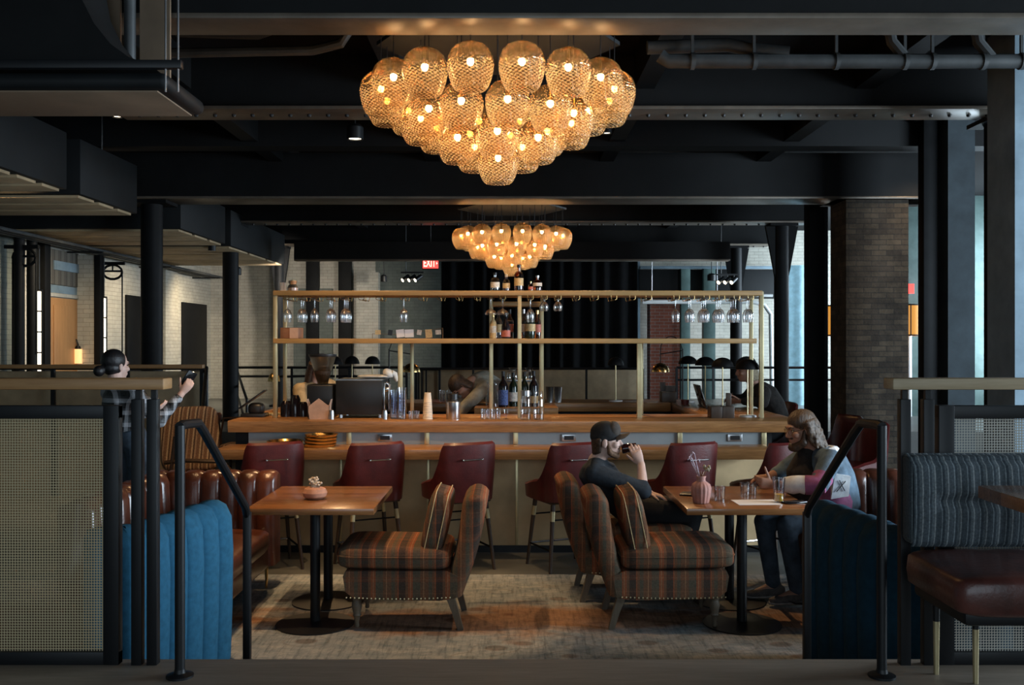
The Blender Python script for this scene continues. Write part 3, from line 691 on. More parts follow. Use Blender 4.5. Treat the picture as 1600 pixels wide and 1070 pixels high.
# lit wall lamps
for k, (u, v0, v1) in enumerate(((58, 454, 583), (160, 465, 590))):
    y = 14.0 if k == 0 else 15.72; p = at(u, v0, y-.05); q = at(u, v1, y-.05); x = p.x
    t = thing('light_panel', ['tall white lit panel lamp between the wood door and the leftmost columns', 'tall white lit panel lamp right of the pale brick pier, by the woman\'s head'][k], 'wall lamp', (x, y, q.z))
    n = 4
    for j in range(n):
        z0 = q.z+(p.z-q.z)*j/n+.01; z1 = q.z+(p.z-q.z)*(j+1)/n-.01
        b = MB(); b.span((x-.045, y-.08, z0), (x+.045, y-.02, z1), .004); b.build('lamp_pane', 'white_lamp', t)
    b = MB(); b.span((x-.05, y-.02, q.z-.02), (x+.05, y+.02, p.z+.02))
    for j in range(n+1): z = q.z+(p.z-q.z)*j/n; b.span((x-.05, y-.085, z-.01), (x+.05, y-.02, z+.01))
    b.build('lamp_frame', 'black_metal', t)
    b = MB(); b.cyl((x, y, p.z), (x, y, 3.15), .015, .015, 8); b.span((-6.995, y-.012, 3.13), (x+.012, y+.012, 3.15)); b.build('hanging_rod', 'black_metal', t)
p = at(122, 555, 15.3); t = thing('wall_sconce', 'small gooseneck sconce with glowing orange glass on the pale brick pier', 'wall lamp', tuple(p))
b = MB(); b.lathe([(.001, p.z-.13), (.06, p.z-.13), (.06, p.z+.10), (.001, p.z+.10)], (p.x, p.y, 0), 14); b.build('glass_shade', 'sconce_glow', t)
b = MB(); b.tube([(p.x, p.y, p.z+.09), (p.x, p.y, p.z+.17), (p.x-.03, p.y, p.z+.25), (p.x-.08, p.y, p.z+.27), (p.x-.12, p.y+.04, p.z+.24)], .012, 8); b.lathe([(.05, p.z+.10), (.03, p.z+.15), (.001, p.z+.15)], (p.x, p.y, 0), 12); b.build('gooseneck', 'black_metal', t)
def drum(x, y, z, r, h, label):
    t = thing('drum_lamp', label, 'pendant lamp', (x, y, z))
    b = MB(); b.lathe([(r, z), (r, z+h)], (x, y, 0), 28); b.build('lamp_shade', 'drum_shade', t)
    b = MB(); b.lathe([(r+.002, z), (r+.008, z+.012), (r+.002, z+.024)], (x, y, 0), 28); b.lathe([(r+.002, z+h-.024), (r+.008, z+h-.012), (r+.002, z+h)], (x, y, 0), 28)
    b.span((x-.008, y-r-.01, z), (x+.008, y-r, z+h)); b.build('shade_trim', 'black_metal', t)
    b = MB(); b.cyl((x, y, z+h*.8), (x, y, CZ), .01, .01, 6); b.span((x-r, y-.006, z+h*.9), (x+r, y+.006, z+h*.92)); b.build('stem', 'black_metal', t)
drum(6.6, 16.2, 1.86, .31, .53, 'orange drum lamp shade glowing right of the brick pillar')
drum(5.62, 16.6, 1.86, .31, .53, 'orange drum lamp half hidden left of the brick pillar')
# chain hoist pulleys on the white wall
for k, (u, y) in enumerate(((38, 13.25), (176, 16.1))):
    p = at(u, 402 if k == 0 else 425, y); t = thing('chain_hoist', ['black pulley wheel with a hanging chain, nearest the platform on the white wall', 'black pulley wheel with a hanging chain above the woman with the phone'][k], 'hoist', (p.x, y, p.z-.1))
    b = MB(); b.tube([p+V((.16*math.cos(a), 0, .12*math.sin(a))) for a in [2*PI*j/14 for j in range(15)]], .02, 6); b.cyl(p, p+V((0, 0, .12)), .012, .012); b.span((p.x-.16, y-.02, p.z), (p.x+.16, y+.02, p.z+.03)); b.span((-6.995, y-.03, p.z+.12), (p.x+.2, y+.03, p.z+.17)); b.build('pulley_wheel', 'dark_steel', t)
    for s in (-.16, .16):
        b = MB(); b.cyl((p.x+s, y, p.z-1.5+s), (p.x+s, y, p.z), .012, .012, 6); b.build('chain', 'dark_steel', t)

# ================================================================== CURTAINS AND FAR RAILS
def curtain(name, x0, x1, y, z0, z1, m, label, k=9.0, amp=.06):
    b = MB(); n = int((x1-x0)*k*3)
    b.grid(lambda a, c: (x0+(x1-x0)*a, y+amp*math.sin((x1-x0)*a*k*2.2+.8*math.sin(a*31))*(.6+.4*(1-c)), z0+(z1-z0)*c), n, 6, .012)
    return one(b, name, m, label, 'curtain', ((x0+x1)/2, y, z0), None, 60)
b = MB(); b.cyl((-1.6, 19.95, 3.46), (2.75, 19.95, 3.46), .02, .02, 8); b.cyl((-1.5, 19.95, 3.44), (-1.5, 19.95, CZ), .01, .01, 6); b.cyl((2.7, 19.95, 3.44), (2.7, 19.95, CZ), .01, .01, 6); one(b, 'curtain_rail', 'black_metal', 'black curtain rail above the tall black curtain', 'rail', (.6, 19.95, 3.44))
curtain('curtain', -1.47, 2.60, 19.95, RF, 3.43, 'curtain', 'tall black pleated curtain behind the bar')
curtain('sheer_curtain', 5.52, 6.42, 19.9, RF, 3.35, 'sheer', 'pale blue daylit curtain between the dark columns', 5, .05)
def rail(name, pts, z0, zt, label, m='black_metal', r=.022, mid=None, step=1.1, balusters=None):
    """a guard rail with posts along a polyline on the floor at z0"""
    t = thing(name, label, 'railing', (pts[0][0], pts[0][1], z0))
    b = MB()
    for (xa, ya), (xb, yb) in zip(pts, pts[1:]): b.cyl((xa, ya, zt), (xb, yb, zt), r, r, 8)
    b.build('top_rail', m, t)
    if mid:
        b = MB()
        for (xa, ya), (xb, yb) in zip(pts, pts[1:]): b.cyl((xa, ya, mid), (xb, yb, mid), r*.9, r*.9, 8)
        b.build('mid_rail', 'black_metal', t)
    for (xa, ya), (xb, yb) in zip(pts, pts[1:]):
        L = math.hypot(xb-xa, yb-ya); n = max(1, round(L/step))
        for k in range(n+1):
            x, y = xa+(xb-xa)*k/n, ya+(yb-ya)*k/n
            b = MB(); b.span((x-.02, y-.02, z0), (x+.02, y+.02, zt)); b.build('post', 'black_metal', t)
    if balusters:
        for x in balusters:
            b = MB(); b.span((x-.014, pts[0][1]-.014, z0), (x+.014, pts[0][1]+.014, zt)); b.build('baluster', 'black_metal', t)
    return t
rail('guard_rail', [(-5.0, 17.3), (-1.9, 17.3)], RF, 1.30, 'black guard rail in front of the pale back wall', mid=1.14)
rail('guard_rail', [(-1.75, 17.6), (2.4, 17.6)], RF, 1.27, 'black guard rail along the parapet before the black curtain')
rail('guard_rail', [(2.95, 17.2), (8.2, 17.2)], RF, 1.30, 'black guard rail before the daylit brick wall', mid=1.08, step=.62)
rail('baluster_rail', [(-1.85, 17.9), (-1.35, 17.9)], RF, 1.25, 'short black rail with close balusters by the curtain edge', balusters=[-1.8, -1.74, -1.68, -1.6])
for k, (xa, ya, za, xb, yb, zb) in enumerate(((-4.95, 17.2, 1.32, -4.2, 15.2, .85), (-3.50, 11.0, 1.46, -3.1, 9.6, 1.0))):
    t = thing('stair_rail', ['sloping black stair rail before the pale back wall', 'sloping black stair rail at the end of the wood topped rail'][k], 'railing', (xb, yb, 0))
    b = MB(); b.cyl((xa, ya, za), (xb, yb, zb), .022, .022, 8); b.build('handrail', 'black_metal', t)
    if k == 0: b = MB(); b.cyl((xa, ya, za-.42), (xb, yb, zb-.42), .02, .02, 8); b.build('mid_rail', 'black_metal', t)
    b = MB(); b.cyl((xb, yb, zb), (xb, yb, .0 if yb < 14 else RF), .02, .02, 8); b.build('post', 'black_metal', t)
    b = MB(); b.cyl((xa, ya, za), (xa, ya, .0 if ya < 14 else RF), .02, .02, 8); b.build('post', 'black_metal', t)
t = rail('wood_topped_rail', [(-6.9, 10.9), (-3.52, 10.9)], 0, 1.46, 'long wood topped rail above the tan parapet at the aisle', step=.85)
b = MB(); b.span((-6.95, 10.86, 1.455), (-3.5, 10.95, 1.50), .008); b.build('wood_rail', 'oak', t)

# ================================================================== PLATFORM RAILS
RY = 3.74
def guard(side):
    L = side < 0; x_in = -1.34 if L else 1.465
    t = thing('platform_railing', 'black framed railing with woven brass mesh panel and oak top rail' if L else 'black framed railing with grey woven mesh and pale oak top rail behind the striped banquette', 'railing', (x_in, RY, PF))
    lo, hi = (-2.4, x_in) if L else (x_in, 2.6)
    b = MB(); b.span((lo, RY-.05, 1.568), (hi, RY+.05, 1.612), .006); b.build('top_rail', 'oak' if L else 'oak_pale', t)
    xs = (-1.455, -1.395) if L else (1.525, 1.615)
    for x in xs:
        b = MB(); b.span((x-.02, RY-.025, PF), (x+.02, RY+.012, 1.53), .002)
        b.span((x-.008, RY-.01, 1.53), (x+.012, RY+.01, 1.57)); b.build('post', 'black_metal', t)
    m0, m1 = (-2.4, -1.525) if L else (1.655, 2.6)
    b = MB()
    b.span((m0, RY-.02, 1.455), (m1, RY+.02, 1.505), .002); b.span((m0, RY-.02, PF), (m1, RY+.02, PF+.05), .002)
    xi = m1 if L else m0; b.span((xi-.06, RY-.021, PF), (xi, RY+.021, 1.506), .002) if L else b.span((xi, RY-.021, PF), (xi+.06, RY+.021, 1.506), .002)
    b.build('mesh_frame', 'black_metal', t)
    b = MB(); b.span((m0+.002, RY-.003, PF+.05), (m1-.002, RY-.001, 1.455)); b.build('mesh_panel', 'mesh_gold' if L else 'mesh_grey', t, 0)
guard(-1); guard(1)
def handrail(x, label, end):
    t = thing('stair_handrail', label, 'handrail', (x, 3.59, PF))
    b = MB(); b.cyl((x, 3.59, PF), (x, 3.59, 1.44), .0185, .0185, 14); b.build('post', 'black_metal', t)
    b = MB(); b.lathe([(.05, PF), (.05, PF+.008), (.022, PF+.016), (.019, PF+.03)], (x, 3.59, 0), 18); b.build('base_flange', 'black_metal', t)
    pts = [(x, 3.585, 1.435), (x, 3.62, 1.44), (x, 3.80, 1.432), (x, 3.87, 1.39), (x, 4.47, .985), (x, 4.50, .94)]
    b = MB(); b.tube(pts, .0185, 10); b.build('grab_rail', 'black_metal', t)
    b = MB(); b.span((x-.017, 4.485, 0), (x+.017, 4.52, .955), .004); b.build('post', 'black_metal', t)
handrail(-1.242, 'black steel stair handrail before the blue booth', 0)
handrail(1.383, 'black steel stair handrail beside the striped banquette', 0)

# ================================================================== BOOTHS (left one lit blue, right one with shade put into its felt colour)
def booth(s):
    L = s < 0; zt = .885
    t = thing('booth', ('leather booth with bright blue channelled fabric back beside the stair' if L else 'leather booth with dark blue fabric back beside the long haired man'), 'booth', (s*1.8, 4.9, 0))
    dx = 0 if L else .06
    path = [V((s*(1.585+dx), 5.32)), V((s*(1.62+dx), 5.15)), V((s*(1.685+dx*.6), 4.88)), V((s*1.75, 4.62)), V((s*1.80, 4.50)), V((s*1.90, 4.43))] + ([V((s*1.97, 4.42))] if L else [V((s*2.1, 4.41)), V((s*2.6, 4.41)), V((s*3.2, 4.41))])
    seg = [(b_-a_).length for a_, b_ in zip(path, path[1:])]; tot = sum(seg)
    def pt(u):
        d = u*tot
        for a_, b_, l in zip(path, path[1:], seg):
            if d <= l: return a_.lerp(b_, d/l), (b_-a_).normalized()
            d -= l
        return path[-1], (path[-1]-path[-2]).normalized()
    n = 132; rr = []
    for i in range(n+1):
        p, d = pt(i/n); nr = V((d.y, -d.x))*s*(1 if True else 1)
        nr = V((d.y, -d.x)) if V((d.y, -d.x)).dot(V((-s, -1))) > 0 else V((-d.y, d.x))
        ch = abs(math.sin(i/n*tot/.15*PI)); puff = .034*ch**.6
        zz = zt-.012*(1-ch**.5); e = .5 if i in (0, n) else 1
        q = p; o = lambda off, z: V((q.x+nr.x*off, q.y+nr.y*off, z))
        rr.append([o(-.10, .05), o((.02+puff)*e, .02), o((.03+puff)*e, .30), o((.035+puff)*e, .62), o((.025+puff)*e, zt-.09), o(.0+puff*.5, zt-.03), o(-.04, zz), o(-.085, zz), o(-.12, zt-.03), o(-.13, zt-.10)])
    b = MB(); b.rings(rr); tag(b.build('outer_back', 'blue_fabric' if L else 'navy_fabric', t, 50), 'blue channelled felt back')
    b = MB(); b.se((s*2.42, 4.87, .40), (.62, .30, .09), .35, .3); b.build('seat_cushion', 'brown_leather', t)
    b = MB(); b.span((min(s*1.84, s*3.0), 4.60, .06), (max(s*1.84, s*3.0), 5.1, .33), .02); b.build('seat_base', 'brown_leather', t)
booth(-1); booth(1)
def bench(s, off=0):
    """channelled leather bench along the side of the table, its far end closed by an arm of the same height"""
    t = thing('leather_bench', 'brown channelled leather bench at the squat vase table' if s < 0 else 'brown channelled leather bench the long haired man sits on', 'bench', (s*2.1, 6.2, 0))
    X = lambda a, c: (min(s*a, s*c), max(s*a, s*c))
    x0, x1 = X(1.70+off, 2.40+off)
    b = MB(); b.span((x0, 5.45, .17), (x1, 6.72, .33), .03, 3); b.build('seat_base', 'brown_leather', t)
    b = MB(); b.se(((x0+x1)/2-s*.02, 6.09, .385), (.37, .635, .085), .4, .25, None, 28, 14); b.build('seat_cushion', 'brown_leather', t)
    def chan(pa, pb, name, z0, z1, th, nch, out):
        n = nch*10; rr = []; pa, pb, out = V(pa), V(pb), V(out)
        for i in range(n+1):
            p = pa.lerp(pb, i/n); ch = abs(math.sin(i/n*nch*PI))**.5; f = .012+.035*ch
            P = lambda off, z: V((p.x+out.x*off, p.y+out.y*off, z))
            rr.append([P(-th, z0), P(f, z0), P(f+.01, (z0+z1)/2), P(f, z1-.06), P(f*.3, z1-.012+.012*ch), P(-th*.5, z1+.015*ch), P(-th, z1-.03)])
        b = MB(); b.rings(rr); b.build(name, 'brown_leather', t, 60)
    chan((s*(2.42+off), 5.45), (s*(2.42+off), 6.70), 'backrest', .2, .84, .16, 9, (-s, 0))
    chan((s*(2.58+off), 6.78+.2*off), (s*(1.67+off), 6.78+.2*off), 'arm', .18, .83, .14, 7, (0, -1))
    for x, y in ((1.74, 6.80), (1.74, 5.55), (2.45, 6.8), (2.45, 5.55)):
        b = MB(); b.cyl((s*(x+off), y, .013 if y < 7.2 else 0), (s*(x+off), y, .19), .008, .014, 10); tag(b.build('leg', 'gold', t), 'thin brass leg')
bench(-1); bench(1, .34)

# foreground banquette on the platform
t = thing('banquette', 'platform banquette with blue grey pinstriped back and dark red leather seat', 'banquette', (2.1, 3.45, PF))
b = MB()
def bq(a, c):
    z = .985+.345*c; pin = math.exp(-((c-.5)/.06)**2)
    x = 1.495+1.2*a; pl = .008*abs(math.sin(a*46))
    return (x, 3.60-.035*math.sin(PI*min(1, c*1.0))**.35+.022*pin*(1 if a > .08 else .2)-pl*.5+.05*max(0, c-.88)/.12, z)
b.grid(bq, 110, 26); b.span((1.495, 3.60, .99), (2.69, 3.69, 1.325), .02, 3); b.build('backrest', 'stripe_blue', t, 60)
b = MB(); b.se((2.1, 3.40, .905), (.625, .245, .075), .32, .16, None, 40, 14); b.build('seat_cushion', 'seat_leather', t, 60)
b = MB(); b.span((1.51, 3.2, .80), (2.68, 3.62, .87), .02); b.build('seat_frame', 'black_metal', t)
for x, y in ((1.70, 3.52), (1.60, 3.62), (2.5, 3.3)):
    b = MB(); b.cyl((x, y, PF+.2), (x, y, .82), .012, .013, 10); lg = b.build('leg', 'black_metal', t)
    b = MB(); b.cyl((x, y, PF), (x, y, PF+.2), .009, .012, 10); b.build('leg_tip', 'brass', lg)
t = thing('dining_table', 'wood table corner over the pinstriped banquette', 'table', (2.1, 2.9, PF))
b = MB(); b.span((1.63, 2.45, 1.205), (2.5, 3.36, 1.25), .004); b.build('tabletop', 'table_wood', t)
b = MB(); b.cyl((2.15, 2.9, PF+.02), (2.15, 2.9, 1.205), .035, .035); b.lathe([(.28, PF), (.28, PF+.012), (.04, PF+.03)], (2.15, 2.9, 0), 24, True); b.build('pedestal', 'black_metal', t)

# ================================================================== RUG, TABLES
b = MB(); b.span((-2.0, 4.66, .0), (2.45, 7.20, .012), .004); one(b, 'area_rug', 'rug', 'faded grey blue rug with rust medallion under the lounge tables', 'rug', (.2, 6.0, 0), None, 0)
def lounge_table(x0, x1, label, px):
    t = thing('lounge_table', label, 'table', ((x0+x1)/2, 6.22, .012))
    b = MB(); b.span((x0, 5.77, .712), (x1, 6.67, .752), .004); b.build('tabletop', 'table_wood', t)
    for y, x in zip((5.93, 6.45), px):
        b = MB(); b.cyl((x, y, .03), (x, y, .712), .031, .031, 18); p = b.build('pedestal', 'black_metal', t)
        b = MB(); b.lathe([(.001, .012), (.24, .012), (.24, .0195), (.06, .030), (.03, .034)], (x, y, 0), 32); b.build('base_disc', 'black_metal', p)
        b = MB(); b.box((x, y, .706), (.3, .06, .012)); b.build('top_plate', 'black_metal', p)
lounge_table(-1.60, -.83, 'wooden table with the squat vase', (-1.215, -1.235))
lounge_table(1.05, 1.82, 'wooden table between the two seated men', (1.42, 1.46))

# ================================================================== PLAID SLIPPER CHAIRS (front towards local +X, rear legs at x = 0)
def make_slipper():
    t = thing('slipper_chair', 'x', 'armchair'); W = .27
    b = MB(); pr = [(-.005, .20), (.10, .185), (.64, .195), (.70, .24), (.715, .33), (.70, .362), (.05, .362), (-.03, .33)]
    b.prism(pr, lambda a, c, q: (a, q, c), -W, W); b.bevel(.018, 3); b.build('base', 'plaid', t, 40)
    b = MB()
    for i in range(26):
        for s in (-1, 1): b.ell((.03+i*.0265, s*(W+.002), .205-.008*math.sin(i/25*PI)), (.0055, .004, .0055), None, 6, 4)
    tag(b.build('nailhead_trim', 'brass', t), 'row of small nailheads', None, None)
    b = MB(); b.se((.395, 0, .434), (.37, W+.008, .078), .45, .22, (0, -.02, 0), 36, 14); b.build('seat_cushion', 'plaid', t, 60)
    b = MB(); b.tube([(.745*math.cos(a)*.5+.39 if False else .395+.372*math.copysign(abs(math.cos(a))**.25, math.cos(a)), (W+.012)*math.copysign(abs(math.sin(a))**.25, math.sin(a)), .446+.007*math.cos(a)) for a in [2*PI*k/48 for k in range(49)]], .005, 6); b.build('piping', 'plaid', t)
    # tall leaning back with a rolled top
    def sec(k):
        z = .20+.555*k; x = .02-.145*k-.02*math.sin(k*PI); th = .075+.015*k
        return x, z, th
    rr = []
    for i in range(13):
        k = i/12; x, z, th = sec(k); w_ = W-.01+.012*math.sin(k*PI)
        e = .25 if False else 1
        rr.append([V((x+th*.9*math.copysign(abs(math.cos(a))**.55, math.cos(a)), w_*math.copysign(abs(math.sin(a))**.3, math.sin(a)), z)) for a in [2*PI*j/28 for j in range(28)]])
    x, z, th = sec(1)
    for f, dz in ((.92, .025), (.72, .045), (.40, .058), (.05, .062)):
        rr.append([V((x-.008+th*.95*f*math.copysign(abs(math.cos(a))**.55, math.cos(a)), (W-.012*(1-f))*(.9+.1*f)*math.copysign(abs(math.sin(a))**.3, math.sin(a)), z+dz)) for a in [2*PI*j/28 for j in range(28)]])
    b = MB(); b.rings(rr); b.build('backrest', 'plaid', t, 60)
    # loose box cushion leaning on the back
    b = MB(); b.se((.125, 0, .628), (.078, W-.02, .205), .5, .30, (0, -.22, 0), 28, 14); cu = b.build('back_cushion', 'plaid', t, 60)
    m = Matrix.Translation((.125, 0, .628)) @ Euler((0, -.22, 0)).to_matrix().to_4x4(); b = MB()
    for sx in (-.040, .040):
        b.tube([m @ V((sx, (W-.022)*math.copysign(abs(math.cos(a))**.3, math.cos(a)), .203*math.copysign(abs(math.sin(a))**.3, math.sin(a)))) for a in [2*PI*k/40 for k in range(41)]], .003, 6)
    b.build('piping', 'label_tan', cu)
    for s in (-1, 1):
        b = MB(); b.lathe([(.012, .012), (.016, .02), (.013, .04), (.020, .075), (.028, .085), (.024, .095), (.030, .12), (.034, .145), (.026, .175), (.030, .185), (.030, .20)], (.635, s*(W-.06), 0), 18, True); tag(b.build('front_leg', 'leg_wood', t), 'turned wooden front leg')
        b = MB(); y = s*(W-.05); b.rings([[V((x+dx, y+dy, z)) for dx, dy in ((-.5*q, -.5*q), (.5*q, -.5*q), (.5*q, .5*q), (-.5*q, .5*q))] for x, z, q in ((-.035, 0, .038), (-.005, .10, .044), (.035, .21, .055))]); tag(b.build('rear_leg', 'leg_wood', t), 'splayed square rear leg')
    return t
sl = make_slipper()
man_chair = copy_tree(sl, (.50, 6.66, .012), .02, 'plaid slipper chair the man in a cap sits on', None, None, (.94, 1, 1))
for ch in list(man_chair.children):
    if ch.name.startswith('back_cushion'):
        for q in list(ch.children): bpy.data.objects.remove(q)
        bpy.data.objects.remove(ch)
place(sl, True, (-.345, 6.04, .012), PI, 'plaid slipper chair facing the table with the squat vase', (.94, 1, 1))
place(sl, False, (.635, 6.05, .012), 0, 'empty plaid slipper chair in front of the seated man in a cap', (.94, 1, 1))
# ================================================================== BAR STOOLS (back towards local -Y, seat front to +Y)
def make_stool():
    t = thing('bar_stool', 'x', 'bar stool'); n, mz = 56, 8
    R = lambda a: (.262*math.copysign(abs(math.sin(a))**.62, math.sin(a)), -(.255 if abs(a) < PI/2 else .36)*math.copysign(abs(math.cos(a))**.62, math.cos(a)))
    def top(a):
        k = abs(a); e = min(1, max(0, (k-.80)/1.45)); return .975-.345*(1-(1-e)**2.6)*min(1, e*6)**.6 if e > 0 else .975
    def shell(off, inset):
        out = []
        for i in range(n+1):
            a = -2.25+4.5*i/n; x, y = R(a); l = math.hypot(x, y); row = []
            for j in range(mz+1):
                z = .54+(top(a)-.54)*j/mz; taper = 1-.08*(1-(z-.54)/.435)**1.5
                row.append(V((x*taper*(1-off/l), y*taper*(1-off/l)-.03*(z-.5)*(1 if y < 0 else 0), z)))
            out.append(row)
        return out
    o, i_ = shell(0, 0), shell(.045, 0); rr = []
    for p, q in zip(o, i_): rr.append(p+[p[-1]*.5+q[-1]*.5+V((0, 0, .018))]+q[::-1])
    b = MB(); b.rings(rr); b.build('backrest', 'red_leather', t, 50)
    b = MB(); b.se((0, .03, .60), (.235, .255, .065), .45, .45, None, 28, 12); b.build('seat_cushion', 'red_leather', t, 60)
    b = MB(); b.span((-.2, -.18, .52), (.2, .2, .548), .01); b.build('seat_frame', 'dark_wood', t)
    b = MB(); y = -.292; b.cyl((-.075, y, .865), (.075, y, .865), .0055, .0055, 8)
    for s in (-1, 1): b.cyl((s*.07, y+.045, .865), (s*.07, y-.002, .865), .006, .007, 8); b.ell((s*.078, y, .865), (.008, .008, .008), None, 8, 6)
    tag(b.build('back_handle', 'chrome', t), 'small chrome pull handle')
    for sx in (-1, 1):
        for sy in (-1, 1):
            top_, bot = V((sx*.165, sy*.155, .53)), V((sx*.215, sy*.205, 0))
            b = MB(); b.tube([bot, top_], [.012, .019], 12); lg = b.build('leg', 'dark_wood', t)
            a_, c_ = bot.lerp(top_, .74), bot.lerp(top_, .88); b = MB(); b.tube([a_, c_], [.0185, .0195], 12); b.build('brass_collar', 'brass', lg)
    P = lambda sx, sy, z: V((sx*(.215-.1*z), sy*(.205-.1*z), z))
    for (a_, c_, z, r, m) in (((-1, -1), (1, -1), .40, .006, 'dark_steel'), ((-1, 1), (1, 1), .40, .006, 'dark_steel'), ((-1, -1), (-1, 1), .17, .008, 'dark_steel'), ((1, -1), (1, 1), .17, .008, 'dark_steel'), ((-1, 1), (1, 1), .17, .009, 'chrome')):
        b = MB(); b.cyl(P(a_[0], a_[1], z), P(c_[0], c_[1], z), r, r, 8); b.build('foot_rest' if m == 'chrome' else 'stretcher', m, t)
    return t
st = make_stool()
SX = (-1.90, -1.12, -.42, .40, 1.30, 2.03)
SL = ['oxblood leather stool at the bar end by the brass tray stack', 'oxblood leather stool behind the table with the squat vase', 'oxblood leather stool behind the plaid chair that faces the squat vase', 'oxblood leather stool behind the man in the cap', 'oxblood leather stool directly behind the ribbed pink vase', 'oxblood leather stool behind the hand of the long haired man']
SR = (.46, .45, .45, .42, .40, .44)
for k in range(6): place(st, k == 0, (SX[k], 7.50, 0), SR[k], SL[k]); 
for k, (x, y) in enumerate(((2.92, 8.25), (2.95, 8.92))):
    place(st, False, (x, y, 0), PI/2+.3-.1*k, 'tall oxblood leather stool along the right arm of the bar, %s from the front corner' % ORD[k], (1, 1, 1.08))
place(st, False, (2.95, 10.9, 0), PI/2, 'tall oxblood leather stool at the far corner of the bar', (1, 1, 1.08))

# ================================================================== THE BAR
t = thing('bar_counter', 'island bar with live edge wood tops and tan front panels', 'bar', (0, 8.0, 0))
b = MB(); b.span((-2.2, 8.03, .0), (2.13, 8.12, 1.0)); b.build('front_panel', 'bar_panel', t)
b = MB(); b.span((-2.2, 8.018, .90), (2.12, 8.031, 1.0)); tag(b.build('splash_panel', 'bar_splash', t), 'blue grey splash panel')
b = MB(); b.span((-2.2, 8.015, .0), (2.13, 8.03, .055)); b.build('toe_kick', 'black_metal', t)
def live_edge(x0, x1, y0, y1, z0, z1, m, name):
    n = 60; rr = []
    for i in range(n+1):
        x = x0+(x1-x0)*i/n; w_ = .010*noise.noise(V((x*2.3, y0, 0)))+.005*noise.noise(V((x*9, y0, 3)))
        rr.append([V((x, y0+w_+.008, z0)), V((x, y0+w_-.004, (z0+z1)/2)), V((x, y0+w_, z1-.006)), V((x, y0+w_+.010, z1)), V((x, y1, z1)), V((x, y1, z0))])
    b = MB(); b.rings(rr); return b.build(name, m, t, 50)
live_edge(-2.36, 2.08, 7.66, 8.029, .815, .90, 'bar_wood', 'lower_counter')
live_edge(-2.36, 2.42, 7.97, 8.72, 1.004, 1.10, 'bar_wood', 'upper_counter')
for x in (-1.43, -.70, .04, .78, 1.52):
    b = MB(); b.span((x-.012, 8.010, .058), (x+.012, 8.03, .81), .002); b.build('brass_strip', 'brass', t)
for x in (-1.36, -.71, .03, .76, 1.40, 2.10):
    b = MB(); b.span((x-.02, 8.0, .902), (x+.02, 8.018, 1.0), .002); b.build('brass_bracket', 'brass', t)
b = MB(); b.span((1.72, 8.725, 1.004), (2.42, 11.0, 1.10), .006); b.build('side_counter', 'bar_wood_y', t)
b = MB(); b.span((-2.36, 8.725, 1.004), (-2.12, 11.0, 1.10), .006); b.build('side_counter', 'bar_wood_y', t)
b = MB(); b.span((-2.115, 10.35, 1.004), (1.715, 11.0, 1.10), .006); b.build('rear_counter', 'bar_wood', t)
b = MB(); b.span((1.9, 8.13, 0), (2.2, 10.9, 1.0)); b.span((-2.34, 8.13, 0), (-2.14, 10.9, 1.0)); b.span((-1.89, 10.55, 0), (1.89, 10.9, 1.0)); b.build('inner_cabinet', 'black_metal', t)
for k, x in enumerate((-1.06, .475, 1.86)):
    b = MB(); b.span((x-.06, 8.008, .925), (x+.06, 8.0175, .985), .003); o = b.build('outlet_plate', 'steel', t)
    b = MB(); b.span((x-.04, 8.005, .938), (x+.04, 8.009, .972)); b.build('outlet', 'black_plastic', o)
t = thing('back_station', 'wood topped station standing inside the island bar', 'cabinet', (.05, 9.4, 0))
b = MB(); b.span((-.36, 9.15, 1.05), (.44, 9.75, 1.13), .006); b.build('station_top', 'bar_wood', t)
b = MB(); b.span((-.30, 9.2, 0), (.38, 9.7, 1.05)); b.build('station_body', 'tan_panel', t)
b = MB(); b.span((-1.5, 8.80, .78), (1.6, 9.05, .86), .004); b.span((-1.45, 8.82, 0), (1.55, 9.0, .78)); one(b, 'speed_rail', 'black_metal', 'low black steel bartender bench behind the front counter', 'bench', (0, 8.9, 0))

# brass and wood glass rack standing on the bar
RZ1, RZ2 = 2.155, 1.742
t = thing('bar_rack', 'tall brass frame rack with two long wood shelves on the bar', 'rack', (0, 8.45, 1.10))
RX0, RX1 = -2.06, 2.17
for x in (-2.045, .065, 2.155):
    b = MB(); b.span((x-.017, 8.283, 1.10), (x+.017, 8.317, RZ1+.035), .002); b.build('upright', 'brass', t)
for x in (-.965, 1.10):
    b = MB(); b.span((x-.02, 8.285, 1.10), (x+.02, 8.315, RZ2), .002); b.build('upright', 'brass', t)
for x in (-2.045, 2.155, -.90, 1.165, -.19, .27):
    b = MB(); b.span((x-.015, 8.635, 1.10), (x+.015, 8.665, RZ1 if abs(x) > 2 or abs(x) < .3 else RZ2), .002); b.build('upright', 'brass', t)
for z, nm in ((RZ1, 'top_shelf'), (RZ2, 'middle_shelf')):
    b = MB(); b.span((RX0, 8.27, z), (RX1-.01 if z == RZ1 else RX1-.06, 8.68, z+.042), .004); b.build(nm, 'shelf_wood', t)
b = MB(); b.span((-.19, 8.69, RZ1-.075), (.27, 8.95, RZ1-.035), .004); b.build('bottle_shelf', 'shelf_wood', t)
for x in (-.19, .27):
    b = MB(); b.span((x-.015, 8.92, 1.10-.0), (x+.015, 8.95, RZ1-.035), .002); b.build('upright', 'brass', t)
slots = [-1.95, -1.83, -1.715, -1.58, -1.455, -1.30, -1.15, -.94, -.78, -.62, -.46, -.30, -.08, .16, .28, .40, .56, .72, .88, 1.04, 1.18, 1.42, 1.55, 1.68, 1.81, 1.94, 2.06]
